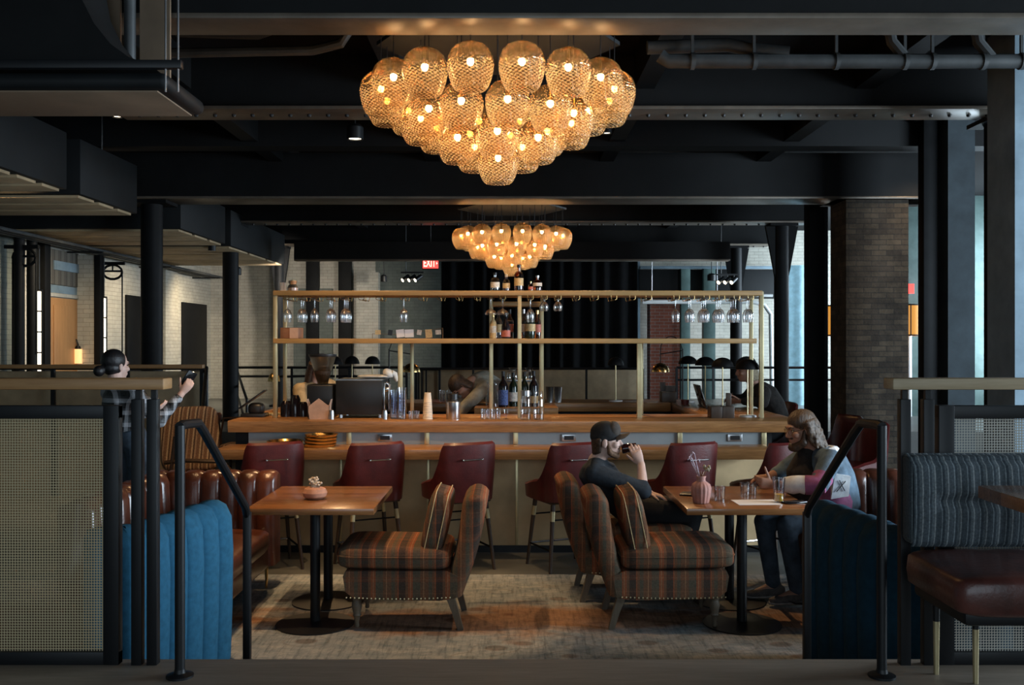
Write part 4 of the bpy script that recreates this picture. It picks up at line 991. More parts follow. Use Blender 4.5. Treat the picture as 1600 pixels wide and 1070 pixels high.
for x in slots:
    b = MB()
    for s in (-1, 1): b.tube([(x+s*.024, 8.28, RZ1+.002), (x+s*.024, 8.28, RZ1-.03), (x+s*.012, 8.28, RZ1-.036), (x+s*.012, 8.64, RZ1-.034), (x+s*.02, 8.64, RZ1+.002)], .003, 5)
    b.build('glass_hook', 'gold', t)

# ================================================================== GLASSES AND BOTTLES
def hang_profile(kind):
    if kind == 'wine':   pr = [(.034, 0), (.033, -.002), (.006, -.006), (.0045, -.03), (.004, -.075), (.008, -.09), (.022, -.10), (.034, -.125), (.037, -.15), (.034, -.18), (.030, -.205)]
    elif kind == 'coupe': pr = [(.034, 0), (.033, -.002), (.006, -.006), (.0045, -.08), (.010, -.09), (.040, -.105), (.052, -.125), (.048, -.14)]
    else: pr = [(.034, 0), (.033, -.002), (.008, -.006), (.008, -.022), (.022, -.032), (.036, -.052), (.040, -.072), (.036, -.095), (.030, -.108)]
    return pr
protos = {}
def hang(kind, x, y, label, group=None):
    loc = (x, y, RZ1-.024)
    if kind not in protos:
        b = MB(); b.lathe(hang_profile(kind), (0, 0, 0), 18); protos[kind] = one(b, 'wine_glass' if kind == 'wine' else ('coupe_glass' if kind == 'coupe' else 'tulip_glass'), 'stem_glass', label, 'glass', (0, 0, 0), group)
        protos[kind].location = loc
        return
    c = protos[kind].copy(); COL.objects.link(c); c.location = loc; c['label'] = label
    if group: c['group'] = group
plan = {0: 1, 1: 2, 2: 1, 3: 2, 4: 3, 7: 1}
for k, n in plan.items():
    for j in range(n): hang('wine', slots[k], 8.34+.085*j, ('hung wine glass, %s slot from the rack\'s left post, %s in row' % (ORD[k], ORD[j])), 'stemmed glasses hanging from the bar rack')
for k, n in zip(range(21, 27), (1, 2, 3, 3, 3, 2)):
    for j in range(n): hang('wine', slots[k], 8.34+.085*j, ('hung wine glass, %s slot from the rack\'s right post, %s in row' % (ORD[26-k], ORD[j])), 'stemmed glasses hanging from the bar rack')
hang('coupe', -.185, 8.36, 'wide coupe hanging upside down by the left post of the bottle shelf', 'stemmed glasses hanging from the bar rack')
hang('coupe', slots[12], 8.36, 'wide coupe hanging upside down left of the central brass post', 'stemmed glasses hanging from the bar rack')
hang('wine', slots[13], 8.36, 'narrow glass hanging upside down above the gold labelled bottle', 'stemmed glasses hanging from the bar rack')
hang('tulip', slots[14], 8.36, 'squat tulip glass hanging upside down beside the bottle shelf', 'stemmed glasses hanging from the bar rack')
hang('tulip', slots[15], 8.36, 'squat tulip glass hanging alone before the black curtain', 'stemmed glasses hanging from the bar rack')

def bottle(x, y, z, r, h, glassm, labm, label, kind='wine', cap='black_plastic', lz=(.22, .5)):
    t = thing('bottle', label, 'bottle', (x, y, z))
    if kind == 'wine': pr = [(.001, .003), (r*.95, 0), (r, .012), (r, h*.58), (r*.85, h*.65), (r*.38, h*.75), (r*.34, h*.97), (.001, h*.97)]
    elif kind == 'square': pr = [(.001, .003), (r*.95, 0), (r, .012), (r, h*.62), (r*.8, h*.70), (r*.30, h*.76), (r*.30, h*.9), (.001, h*.9)]
    else: pr = [(.001, .003), (r*.9, 0), (r, h*.1), (r*.9, h*.5), (r*.35, h*.72), (r*.32, h*.97), (.001, h*.97)]
    b = MB(); b.lathe([(a, z+c) for a, c in pr], (x, y, 0), 16); b.build('bottle_body', glassm, t)
    b = MB(); b.lathe([(r+.001, z+h*lz[0]), (r+.001, z+h*lz[1])], (x, y, 0), 16); b.build('bottle_label', labm, t)
    b = MB(); cz = .86 if kind != 'square' else .88; b.lathe([(r*.40, z+h*cz), (r*.40, z+h), (.001, z+h)], (x, y, 0), 12); b.build('bottle_cap', cap, t)
zt = RZ1+.042
bottle(-.150, 8.48, zt, .040, .17, 'glass', 'label_white', 'clear white labelled bottle on the top shelf, leftmost of the five up there', 'square')
bottle(-.05, 8.50, zt, .032, .155, 'glass', 'label_tan', 'slim clear bottle with a pale cap on the top shelf under the chandelier', 'wine', 'label_white')
bottle(.06, 8.48, zt, .040, .24, 'glass_brown', 'label_tan', 'tan labelled whiskey bottle with a long black neck on the top shelf', 'square')
bottle(.165, 8.46, zt, .022, .09, 'glass_brown', 'label_red', 'tiny brown bottle on the top shelf beside the round topped one', 'square', 'gold')
bottle(.225, 8.50, zt, .040, .145, 'glass_brown', 'label_white', 'amber bottle with a round stopper on the top shelf, rightmost up there', 'square', 'steel', (.35, .55))
zt = RZ2+.0435
bottle(-.165, 8.42, zt, .030, .22, 'label_tan', 'label_white', 'yellow green liqueur bottle beside the left post of the bottle shelf', 'wine', 'gold')
bottle(-.12, 8.56, zt, .034, .25, 'glass', 'label_tan', 'tall clear bottle behind the plum coloured one', 'wine')
bottle(-.055, 8.42, zt, .040, .225, 'glass_dark', 'label_red', 'round plum coloured bottle with a red label on the middle shelf', 'round', 'glass_dark', (.06, .32))
bottle(-.02, 8.58, zt, .034, .26, 'glass_brown', 'label_red', 'amber bottle behind the plum coloured one on the middle shelf', 'wine')
bottle(.105, 8.56, zt, .030, .26, 'glass', 'label_white', 'slim clear bottle right of the central brass post', 'wine', 'steel')
bottle(.160, 8.47, zt, .046, .255, 'glass_green', 'label_tan', 'dark green bottle with a gold label on the middle shelf', 'wine', 'glass_green', (.25, .50))
bottle(.225, 8.52, zt, .032, .25, 'glass_brown', 'label_red', 'red brown bottle by the right post of the bottle shelf', 'wine', 'gold')
zt = 1.13
bottle(-.085, 9.22, zt, .046, .345, 'glass_dark', 'label_blue', 'dark bottle with a blue label on the station behind the bar', 'wine', 'black_plastic', (.06, .48))
bottle(.012, 9.32, zt, .042, .33, 'glass_green', 'label_white', 'dark green bottle with a white label half behind the brass post', 'wine', 'black_plastic', (.15, .42))
bottle(.12, 9.34, zt, .044, .335, 'glass_green', 'label_white', 'dark green bottle rising behind the tall glass jar with a steel lid', 'wine', 'black_plastic', (.1, .3))
bottle(.21, 9.30, zt, .044, .345, 'glass_dark', 'label_tan', 'dark slim bottle rising behind the right glass carafe', 'wine', 'black_plastic', (.1, .3))

def tumbler(x, y, z, r, h, label, group=None, fill=None, fh=.4, name='drinking_glass', taper=.86):
    t = thing(name, label, 'glass', (x, y, z), group)
    b = MB(); b.lathe([(.001, z+.004), (r*taper, z), (r*taper, z+.006), (r, z+h), (r-.0025, z+h), (r*taper-.003, z+.010), (.001, z+.010)], (x, y, 0), 20); b.build('glass_body', 'glass', t)
    if fill:
        rr = lambda k: (r*taper+(r-r*taper)*k)-.004
        b = MB(); b.lathe([(.001, z+.0115), (rr(.08), z+.0115), (rr(fh), z+h*fh), (.001, z+h*fh)], (x, y, 0), 18); b.build('drink', fill, t)
    return t
UP = 1.10
for k in range(7): tumbler(-.935, 8.16, UP+.028*k, .043, .10, 'clear tumbler in the tall leaning stack on the bar, %s from the bottom' % ORD[k], 'stacked tumblers on the bar')
for k in range(7): tumbler(-1.01, 8.20, UP+.024*k, .038, .10, 'clear tumbler in the slimmer stack behind the leaning one, %s from the bottom' % ORD[k], 'stacked tumblers on the bar')
for k, (x, y) in enumerate(((-.855, 8.13), (-.805, 8.14), (-.83, 8.19))): tumbler(x, y, UP, .023, .07, 'small shot glass beside the paper cups, %s of three' % ('left', 'right', 'rear')[k], 'shot glasses on the bar')
for k, x in enumerate((-.245, -.205, -.160, -.115)): tumbler(x, 8.14+.03*(k % 2), UP, .022, .085, 'small clear glass before the station, %s from the thermos' % ORD[k], 'small glasses on the bar front')
b = MB(); b.lathe([(.025, UP), (.025, UP+.003), (.004, UP+.01), (.004, UP+.04), (.020, UP+.05), (.025, UP+.085)], (-.05, 8.12, 0), 16); one(b, 'footed_glass', 'glass', 'small footed glass left of the central brass post', 'glass', (-.05, 8.12, UP))
def paper_cups(x, y, n):
    pr = None
    for k in range(n):
        z = UP+.014*k; b = MB(); s = 1-.018*k
        r0 = .043*s; b.lathe([(r0, z), (r0+.002, z+.003), (r0, z+.006), (r0-.008, z+.085), (.001, z+.085)], (x, y, 0), 18)
        one(b, 'paper_cup', 'cup_paper', 'upturned paper cup in the stack beside the thermos, %s from bottom' % ORD[k], 'cup', (x, y, z), 'stacked paper cups')
paper_cups(-.715, 8.14, 11)
t = thing('thermos', 'steel thermos with a black lid on the bar', 'thermos', (-.50, 8.16, UP))
b = MB(); b.lathe([(.001, UP), (.056, UP), (.060, UP+.006), (.060, UP+.145), (.052, UP+.152)], (-.50, 8.16, 0), 28); b.build('body', 'steel', t)
b = MB(); b.lathe([(.052, UP+.150), (.052, UP+.158), (.042, UP+.165), (.042, UP+.213), (.036, UP+.218), (.001, UP+.218)], (-.50, 8.16, 0), 24); b.build('lid', 'black_plastic', t)
b = MB(); b.box((-.445, 8.16, UP+.19), (.03, .02, .03), None, .006); b.build('spout', 'black_plastic', t)
def carafe(x, lid, label):
    t = thing('glass_carafe', label, 'carafe', (x, 8.11, UP))
    b = MB(); b.lathe([(.001, UP+.005), (.042, UP), (.046, UP+.01), (.046, UP+.165), (.040, UP+.185), (.036, UP+.20), (.036, UP+.235), (.038, UP+.24)], (x, 8.11, 0), 24); b.build('glass_body', 'glass', t)
    b = MB(); b.lathe([(.001, UP+.008), (.041, UP+.008), (.042, UP+.05), (.001, UP+.05)], (x, 8.11, 0), 20); b.build('water', 'water', t)
    if lid: b = MB(); b.lathe([(.041, UP+.20), (.041, UP+.244), (.001, UP+.244)], (x, 8.11, 0), 20); b.build('steel_lid', 'steel', t)
carafe(.115, True, 'tall glass jar with a steel lid just right of the central brass post')
carafe(.225, False, 'tall open glass carafe right of the lidded jar')
for k, x in enumerate((-.19, -.12)):
    b = MB(); b.lathe([(.001, 1.135), (.04, 1.13), (.046, 1.2), (.03, 1.30), (.026, 1.34), (.034, 1.37)], (x-.02, 9.24+.06*k, 0), 18); one(b, 'decanter', 'glass', 'clear decanter on the station beside the blue labelled bottle, %s one' % ('outer', 'inner')[k], 'decanter', (x-.02, 9.24+.06*k, 1.13))
for k, x in enumerate((.41, .50)):
    b = MB(); b.lathe([(.001, UP), (.030, UP), (.042, UP+.165), (.044, UP+.168), (.040, UP+.165)], (x, 10.42, 0), 20); one(b, 'shaker_tin', 'steel', 'steel shaker tin on the rear counter, %s from the station' % ORD[k], 'shaker', (x, 10.42, UP), 'shaker tins')
for k in range(5): tumbler(-.76+.075*k, 10.45, UP, .033, .13, 'glass on the rear counter by the bent bartender, %s from the left' % ORD[k], 'row of glasses on the rear counter', 'water', .7)
# coffee machine, grinder, bag
t = thing('coffee_machine', 'wide black espresso machine on the bar', 'coffee machine', (-1.31, 8.45, UP))
b = MB(); b.span((-1.515, 8.24, UP+.03), (-1.115, 8.66, UP+.325), .008); b.build('machine_body', 'black_plastic', t)
b = MB(); b.span((-1.515, 8.245, UP+.325), (-1.11, 8.66, UP+.332)); b.build('cup_tray', 'steel', t)
for x in (-1.48, -1.14):
    for y in (8.3, 8.6): b = MB(); b.cyl((x, y, UP), (x, y, UP+.03), .018, .018, 10); b.build('foot', 'steel', t)
b = MB(); b.tube([(-1.10, 8.42, UP+.30), (-1.07, 8.40, UP+.28), (-1.065, 8.36, UP+.14), (-1.06, 8.33, UP+.05)], .009, 8); b.cyl((-1.115, 8.42, UP+.24), (-1.06, 8.42, UP+.24), .02, .02, 12); b.build('steam_wand', 'chrome', t)
b = MB(); b.span((-1.113, 8.30, UP+.06), (-1.10, 8.62, UP+.30), .004); b.build('side_panel', 'chrome', t)
b = MB(); b.se((-1.20, 8.50, UP+.351), (.17, .10, .016), .8, .7); b.se((-1.09, 8.46, UP+.382), (.05, .06, .032), .8, .9, (.2, .4, .1)); b.tube([(-1.06, 8.44, UP+.385), (-1.035, 8.46, UP+.37), (-1.015, 8.47, UP+.31)], [.025, .028, .016], 8)
one(b, 'towel', 'towel', 'white crumpled towel on top of the black espresso machine', 'towel', (-1.15, 8.5, UP+.333), None, 60)
t = thing('coffee_grinder', 'black coffee grinder with a smoky flared bean hopper', 'coffee grinder', (-1.66, 8.38, UP))
b = MB(); b.span((-1.775, 8.30, UP), (-1.545, 8.55, UP+.285), .012, 3); b.build('grinder_body', 'black_plastic', t)
b = MB(); b.lathe([(.045, UP+.285), (.05, UP+.31), (.115, UP+.53)], (-1.66, 8.42, 0), 24); b.build('hopper', 'glass_smoke', t)
b = MB(); b.lathe([(.117, UP+.525), (.122, UP+.54), (.122, UP+.548), (.001, UP+.552)], (-1.66, 8.42, 0), 24); b.build('hopper_lid', 'black_plastic', t)
b = MB(); b.lathe([(.001, UP+.30), (.046, UP+.305), (.078, UP+.40), (.05, UP+.43), (.001, UP+.44)], (-1.66, 8.42, 0), 20); b.build('coffee_beans', 'dark_wood', t)
t = thing('kraft_bag', 'open pink brown kraft paper bag standing before the coffee grinder', 'bag', (-1.635, 8.16, UP))
b = MB(); b.rings([[V((-1.635+sx*w_, 8.16+sy*.04, UP+z)) for sx, sy in ((-1, -1), (1, -1), (1, 1), (-1, 1))] for w_, z in ((.078, 0), (.088, .08), (.092, .115))], True, False); b.prism([(-.088, .11), (.088, .11), (.0, .178)], lambda a, c, q: (-1.635+a, q, UP+c), 8.121, 8.125); b.build('bag_body', 'kraft', t, 0)
for s in (-1, 1): b = MB(); b.prism([(0, 0), (.028, .05), (.012, .0), (0, -.08)], lambda a, c, q: (-1.635+s*(.086+a*.6), 8.16+q, UP+.12+c), -.04, .04); b.build('bag_flap', 'kraft', t, 0)
for k, (x, lb) in enumerate(((-1.525, 'small steel shaker beside the kraft bag'), (-1.075, 'small steel shaker at the foot of the espresso machine'))):
    b = MB(); b.lathe([(.001, UP), (.021, UP), (.022, UP+.05), (.018, UP+.075), (.001, UP+.088)], (x, 8.12, 0), 16); one(b, 'salt_shaker', 'steel', lb, 'shaker', (x, 8.12, UP))
# till, mushroom lamp, dark jars at the left end of the bar
t = thing('till', 'black till with a tilted screen at the end of the bar', 'till', (-2.27, 8.42, UP))
b = MB(); b.span((-2.36, 8.34, UP), (-2.16, 8.52, UP+.03), .006); b.cyl((-2.25, 8.44, UP+.03), (-2.25, 8.44, UP+.12), .03, .03); b.se((-2.24, 8.42, UP+.07), (.07, .06, .055), .7, .7); b.build('till_base', 'black_plastic', t)
b = MB(); b.box((-2.27, 8.42, UP+.155), (.27, .16, .014), (0, -.62, .1), .005); b.build('till_screen', 'screen', t)
def dome_lamp(x, y, zb, zd, r, dm, label, base='white_ceramic', hd=.09):
    t = thing('dome_lamp', label, 'lamp', (x, y, zb))
    b = MB(); b.cyl((x, y, zb), (x, y, zd+hd), .006, .006, 8); b.build('stem', 'brass', t)
    b = MB(); b.lathe([(.001, zb), (.075, zb), (.075, zb+.012), (.068, zb+.016), (.001, zb+.016)], (x, y, 0), 22); b.build('base', base, t)
    b = MB(); b.lathe([(r, zd)]+[(r*math.cos(a), zd+hd*math.sin(a)) for a in [PI/2*k/8 for k in range(1, 8)]]+[(.004, zd+hd), (.004, zd+hd-.004)]+[((r-.004)*math.cos(a), zd+(hd-.004)*math.sin(a)) for a in [PI/2*(7-k)/8 for k in range(8)]], (x, y, 0), 26); h = b.build('lamp_shade', dm, t)
    b = MB(); b.ell((x, y, zd+.03), (.02, .02, .025)); b.build('lamp_bulb', 'white_lamp', t)
dome_lamp(-2.14, 8.63, UP, 1.40, .055, 'gold', 'small polished brass mushroom lamp beside the till', 'brass', .08)
for k, (x, w_, h) in enumerate(((-1.98, .05, .14), (-1.90, .045, .19), (-1.83, .04, .13))):
    b = MB(); b.lathe([(.001, UP), (w_, UP), (w_, UP+h*.8), (w_*.6, UP+h), (.001, UP+h)], (x, 8.42, 0), 16); one(b, 'jar', 'glass_dark', ('dark squat jar right of the brass corner post', 'tallest dark jar between the post and the grinder', 'dark jar against the coffee grinder')[k], 'jar', (x, 8.42, UP))
b = MB(); b.lathe([(.001, 2.197), (.045, 2.197), (.05, 2.23), (.03, 2.26), (.04, 2.29), (.001, 2.30)], (-1.93, 8.45, 0), 18); one(b, 'metal_jar', 'steel', 'small dull metal jar on the top shelf near its left end', 'jar', (-1.93, 8.45, 2.197))
b = MB(); b.lathe([(.001, 2.197), (.025, 2.197), (.025, 2.28), (.001, 2.28)], (-2.03, 8.5, 0), 14); one(b, 'candle', 'white_ceramic', 'white pillar candle at the left end of the top shelf', 'candle', (-2.03, 8.5, 2.197))
t = thing('wooden_box', 'reddish wooden box on the middle shelf at the left post', 'box', (-1.94, 8.45, 1.784))
b = MB(); b.span((-2.02, 8.36, 1.7855), (-1.86, 8.56, 1.88), .004); b.build('box_body', 'crate_wood', t)
b = MB(); b.span((-1.935, 8.354, 1.786), (-1.862, 8.359, 1.878)); b.build('box_front', 'kraft', t)
# paper tags pegged on a string under the middle shelf
t = thing('paper_garland', 'string of small paper tags pegged above the middle shelf', 'garland', (-.9, 8.5, 1.80))
b = MB(); b.tube([(-1.25, 8.6, 1.83), (-1.0, 8.6, 1.82), (-.62, 8.6, 1.88)], .002, 5); b.cyl((-1.25, 8.6, 1.7855), (-1.25, 8.6, 1.83), .003, .003, 6); b.cyl((-.62, 8.6, 1.7855), (-.62, 8.6, 1.88), .003, .003, 6); b.build('string', 'dry_stem', t)
for k, (x, w_, h, m) in enumerate(((-1.20, .05, .04, 'label_tan'), (-1.09, .04, .05, 'black_plastic'), (-1.00, .07, .07, 'paper'), (-.92, .08, .07, 'paper'), (-.83, .04, .045, 'label_white'), (-.745, .06, .075, 'label_tan'), (-.66, .05, .04, 'label_white'))):
    b = MB(); b.box((x, 8.594, 1.856-h*.35), (w_, .003, h), (0, .15*math.sin(k*2), 0)); b.build('paper_tag', m, t)
# brass trays on the lower counter
for k, (x, n, r) in enumerate(((-1.57, 4, .135), (-1.86, 2, .15))):
    for j in range(n):
        z = .902+.026*j; b = MB(); b.lathe([(.001, z), (r*.92, z), (r, z+.022), (r-.004, z+.022), (r*.9, z+.004), (.001, z+.004)], (x+.004*j, 7.85, 0), 30)
        one(b, 'brass_tray', 'gold', ('brass tray in the tall stack on the lower counter, %s from bottom' if k == 0 else 'brass tray in the low pair behind the end stool, %s from bottom') % ORD[j], 'tray', (x, 7.85, z), 'stacked brass trays')
# lamps and things on the right arm and rear counter
for k, (u, y) in enumerate(((1168, 8.40), (1129, 9.30), (1102, 9.85), (1075, 10.5))):
    x = (u-800)*y/F; dome_lamp(x, y, UP, 1.515, .105, 'dark_steel', 'black dome lamp on the bar\'s right arm, %s from the corner post' % ORD[k])
for k, (u, y) in enumerate(((524, 10.5), (550, 10.75), (582, 10.65))):
    x = (u-800)*y/F; dome_lamp(x, y, UP, 1.51, .085, 'dark_steel', 'black dome lamp behind the espresso machine, %s from the grinder' % ORD[k])
def arm_lamp(u, y, s, label):
    x = (u-800)*y/F; zd = 1.42; t = thing('arm_lamp', label, 'lamp', (x+s*.25, y, UP))
    b = MB(); b.lathe([(.10, zd)]+[(.10*math.cos(a), zd+.10*math.sin(a)) for a in [PI/2*k/8 for k in range(1, 8)]]+[(.008, zd+.10), (.008, zd+.094)]+[(.096*math.cos(a), zd+.094*math.sin(a)) for a in [PI/2*(7-k)/8 for k in range(8)]], (x, y, 0), 26); b.build('lamp_shade', 'gold', t)
    b = MB(); b.lathe([(.001, zd+.006), (.085, zd+.006)], (x, y, 0), 20); b.build('lens', 'white_lamp', t)
    b = MB(); b.cyl((x, y, zd+.09), (x, y, zd+.22), .005, .005, 6); b.cyl((x, y, zd+.2), (x+s*.25, y, zd+.24), .006, .006, 6); b.cyl((x+s*.25, y, UP), (x+s*.25, y, zd+.26), .008, .008, 8); b.build('lamp_arm', 'black_metal', t)
    b = MB(); b.tube([(x+.0, y, zd+.22)]+[(x+s*(.12-.12*math.cos(a)), y, zd+.24+.16*math.sin(a)) for a in [PI*k/10 for k in range(1, 10)]]+[(x+s*.25, y, zd+.24)], .005, 6); b.build('arc_arm', 'black_metal', t)
arm_lamp(1032, 10.8, 1, 'brass dome lamp on a black arc arm before the red brick pier')
arm_lamp(643, 10.7, -1, 'brass dome lamp on a black arm above the stacked tumblers')
dome_lamp((962-800)*10.6/F, 10.6, UP, 1.50, .09, 'dark_steel', 'black dome lamp with a lit rim before the black curtain')
t = thing('menu_caddy', 'dark wooden caddy with one tall slat at the front corner of the bar', 'caddy', (1.81, 8.32, UP))
b = MB(); b.span((1.71, 8.24, UP), (1.805, 8.40, UP+.10), .004); b.span((1.808, 8.24, UP), (1.91, 8.40, UP+.10), .004); b.build('box_body', 'dark_wood', t)
b = MB(); b.span((1.865, 8.36, UP+.10), (1.91, 8.38, UP+.21), .003); b.build('tall_slat', 'dark_wood', t)
t = thing('menu_caddy', 'dark wooden caddy before the red brick pier on the rear counter', 'caddy', (1.72, 10.6, UP))
b = MB(); b.span((1.64, 10.5, UP), (1.80, 10.68, UP+.11), .004); b.build('box_body', 'dark_wood', t)
b = MB(); b.span((1.645, 10.64, UP+.11), (1.70, 10.66, UP+.21)); b.prism([(1.70, UP+.11), (1.80, UP+.11), (1.815, UP+.17), (1.70, UP+.17)], lambda a, c, q: (a, q, c), 10.62, 10.64); b.build('menu_card', 'dark_wood', t)
t = thing('laptop', 'open black laptop on the right arm of the bar', 'laptop', (1.98, 9.9, UP))
b = MB(); b.box((2.02, 9.58, UP+.009), (.24, .33, .016), None, .004); b.build('keyboard_base', 'black_plastic', t)
b = MB(); b.box((1.875, 9.58, UP+.12), (.012, .33, .23), (0, -.30, 0), .004); b.build('laptop_screen', 'screen', t)
b = MB(); b.lathe([(.001, UP), (.04, UP), (.045, UP+.05), (.001, UP+.05)], (1.82, 10.1, 0), 14); one(b, 'red_cup', 'red_leather', 'small red cup beside the open laptop', 'cup', (1.82, 10.1, UP))
for k, (x, y, s) in enumerate(((1.32, 8.93, 1), (1.05, 8.93, .8), (1.52, 8.92, .7))):
    b = MB(); b.se((x, y, .888+.02*s), (.12*s, .07, .03*s), .8, .7, (.1, .05, .3*k)); b.se((x+.05, y-.03, .9+.03*s), (.05*s, .05, .025), .9, .9, (.2, .1, 0))
    one(b, 'bar_towel', 'towel' if k == 0 else 'black_cloth', ('white bar towel heaped inside the bar near the dark caddy', 'dark cloth heaped inside the bar beside the white towel', 'dark cloth inside the bar under the right arm')[k], 'towel', (x, y, .86), None, 60)
t = thing('drink_dispenser', 'tan box with two glass bowls on it standing on the station', 'dispenser', (.09, 9.6, 1.13))
b = MB(); b.span((-.06, 9.5, 1.13), (.24, 9.7, 1.36), .004); b.build('box_body', 'tan_panel', t)
b = MB(); b.span((-.06, 9.49, 1.36), (.24, 9.71, 1.385), .003); b.build('box_rim', 'steel', t)
for x in (.01, .17): b = MB(); b.lathe([(.06, 1.386), (.065, 1.42), (.05, 1.46), (.03, 1.47), (.045, 1.50)], (x, 9.6, 0), 18); b.build('glass_bowl', 'glass', t)

# ================================================================== THINGS ON THE LOUNGE TABLES
TZ = .752
p = (-1.258, 6.13)
t = thing('vase', 'squat round terracotta vase with dried flowers', 'vase', (p[0], p[1], TZ))
b = MB(); b.lathe([(.001, TZ), (.045, TZ), (.072, TZ+.018), (.078, TZ+.042), (.066, TZ+.066), (.038, TZ+.078), (.032, TZ+.074), (.032, TZ+.05)], (*p, 0), 28); b.build('vase_body', 'clay', t)
b = MB()
for k in range(26):
    a, r, h = random.uniform(0, 6.28), random.uniform(0, .045), random.uniform(.085, .135); q = V((p[0]+r*math.cos(a), p[1]+r*math.sin(a), TZ+h)); b.tube([(p[0]+r*.3*math.cos(a), p[1]+r*.3*math.sin(a), TZ+.06), q], .0014, 4); b.ell(q, (.009, .009, .008), None, 7, 5)
tag(b.build('dried_flowers', 'dry_flower', t), None, None, None, 'stuff')
p = (1.178, 5.98)
t = thing('vase', 'tall ribbed dusty pink vase with dried flowers', 'vase', (p[0], p[1], TZ))
rr = []
for z, r in ((0, .044), (.004, .048), (.05, .058), (.09, .062), (.115, .055), (.130, .036), (.138, .027), (.150, .026), (.165, .031), (.168, .029), (.150, .020)):
    rr.append([V((p[0]+(r*(1+.035*math.cos(14*a)*(1 if z < .12 else 0)))*math.cos(a), p[1]+(r*(1+.035*math.cos(14*a)*(1 if z < .12 else 0)))*math.sin(a), TZ+z)) for a in [2*PI*j/84 for j in range(84)]])
b = MB(); b.rings(rr); b.build('vase_body', 'clay_pink', t, 60)
b = MB()
for k in range(5):
    a = k*1.3; q = [(p[0], p[1], TZ+.14), (p[0]-.03+.012*math.cos(a), p[1]+.02*math.sin(a), TZ+.21), (p[0]-.055+.02*math.cos(a), p[1]+.03*math.sin(a), TZ+.26+.012*k)]
    b.tube(q, .0022, 5); b.tube([q[2], V(q[2])+V((.02*math.cos(a*2), .0, .012)), V(q[2])+V((.03*math.cos(a*2), .01, -.01))], .003, 5)
b.build('lilac_sprig', 'lilac_flower', t)
b = MB(); b.tube([(p[0], p[1], TZ+.14), (p[0]+.03, p[1], TZ+.2)], .002, 5)
for k in range(14): a = k*2.4; b.ell((p[0]+.035+.016*math.cos(a), p[1]+.016*math.sin(a), TZ+.215+.012*math.sin(k*1.7)), (.009, .009, .009), None, 7, 5)
b.build('pale_bloom', 'hair_grey', t)
b = MB()
for k in range(9): a = k*.7; b.tube([(p[0], p[1], TZ+.15), (p[0]+.03*math.cos(a), p[1]+.03*math.sin(a), TZ+.195)], .003, 5)
b.build('dry_leaves', 'crate_wood', t)
tumbler(1.315, 6.08, TZ, .037, .088, 'small water glass beside the ribbed pink vase', None, 'water', .75)
tumbler(1.515, 6.24, TZ, .034, .088, 'small water glass on the table by the man\'s fist', None, 'water', .75)
tumbler(1.578, 6.30, TZ, .030, .08, 'small glass half hidden behind the thumb of the long haired man', None, 'water', .75)
tumbler(1.665, 5.99, TZ, .042, .155, 'tall tumbler a third full of orange juice', None, 'juice', .34, 'juice_glass', .66)
b = MB(); b.box((1.525, 5.99, TZ+.0013), (.27, .19, .002), (0, 0, .05)); one(b, 'paper_sheet', 'paper', 'white sheet of paper flat on the table', 'paper', (1.525, 5.99, TZ))
for nm, x, y, rz, lb in (('mobile_phone', 1.76, 5.97, .35, 'black phone lying beside the juice glass'), ('wallet', 1.19, 6.28, 1.2, 'dark wallet on the table behind the ribbed pink vase')):
    b = MB(); b.box((x, y, TZ+.0065), (.155, .075, .012) if nm == 'mobile_phone' else (.12, .17, .012), (0, 0, rz), .004); one(b, nm, 'screen' if nm == 'mobile_phone' else 'black_plastic', lb, 'phone' if nm == 'mobile_phone' else 'wallet', (x, y, TZ))

# ================================================================== CHANDELIERS
def make_globe():
    pr = [(.012, .138), (.045, .135), (.083, .118), (.112, .090), (.129, .052), (.1345, .015), (.132, -.020), (.125, -.055), (.115, -.088), (.102, -.117), (.090, -.132), (.080, -.138), (.074, -.136)]
    b = MB(); b.lathe(pr, (0, 0, 0), 32); return b.mesh('globe')
GM = make_globe(); GM.polygons.foreach_set('use_smooth', [True]*len(GM.polygons)); GM.materials.append(MT['globe'])
b = MB(); b.ell((0, 0, 0), (.020, .020, .025), None, 12, 8); BM_ = b.mesh('bulb'); BM_.materials.append(MT['bulb']); BM_.polygons.foreach_set('use_smooth', [True]*len(BM_.polygons))
b = MB(); b.lathe([(.016, .02), (.016, .065), (.008, .07), (.008, .137), (.02, .138), (.02, .144), (.001, .145)], (0, 0, 0), 12); SK = b.mesh('socket'); SK.materials.append(MT['gold'])
def chandelier(cx, cy, dz, label):
    t = thing('chandelier', label, 'chandelier', (cx, cy, 3.70))
    b = MB(); b.lathe([(.001, 3.705), (.80, 3.705), (.80, 3.73), (.001, 3.73)], (cx, cy+.12, 0), 6); b.build('canopy', 'duct', t, 0)
    b = MB(); b.cyl((cx, cy+.12, 3.73), (cx, cy+.12, CZ), .05, .05); b.build('ceiling_stem', 'black_metal', t)
    rows = [(.75, 16, PI/16, 3.322), (.50, 11, math.radians(7.4), 3.17), (.27, 5, 0, 3.03), (0, 1, 0, 2.915)]
    for R_, n, a0, z in rows:
        for k in range(n):
            a = a0+2*PI*k/n; p = V((cx+R_*math.sin(a), cy-R_*math.cos(a), z+dz))
            g = bpy.data.objects.new('glass_globe', GM); COL.objects.link(g); g.parent = t; g.location = p-V(t.location)
            for me, nm, off in ((BM_, 'bulb', (0, 0, .028)), (SK, 'socket', (0, 0, .0))):
                o = bpy.data.objects.new(nm, me); COL.objects.link(o); o.parent = g; o.location = off
            o = MB(); o.cyl(V((0, 0, .144)), V((0, 0, 3.705-p.z)), .003, .003, 5); me = o.mesh('cord'); me.materials.append(MT['black_metal'])
            o = bpy.data.objects.new('cord', me); COL.objects.link(o); o.parent = g
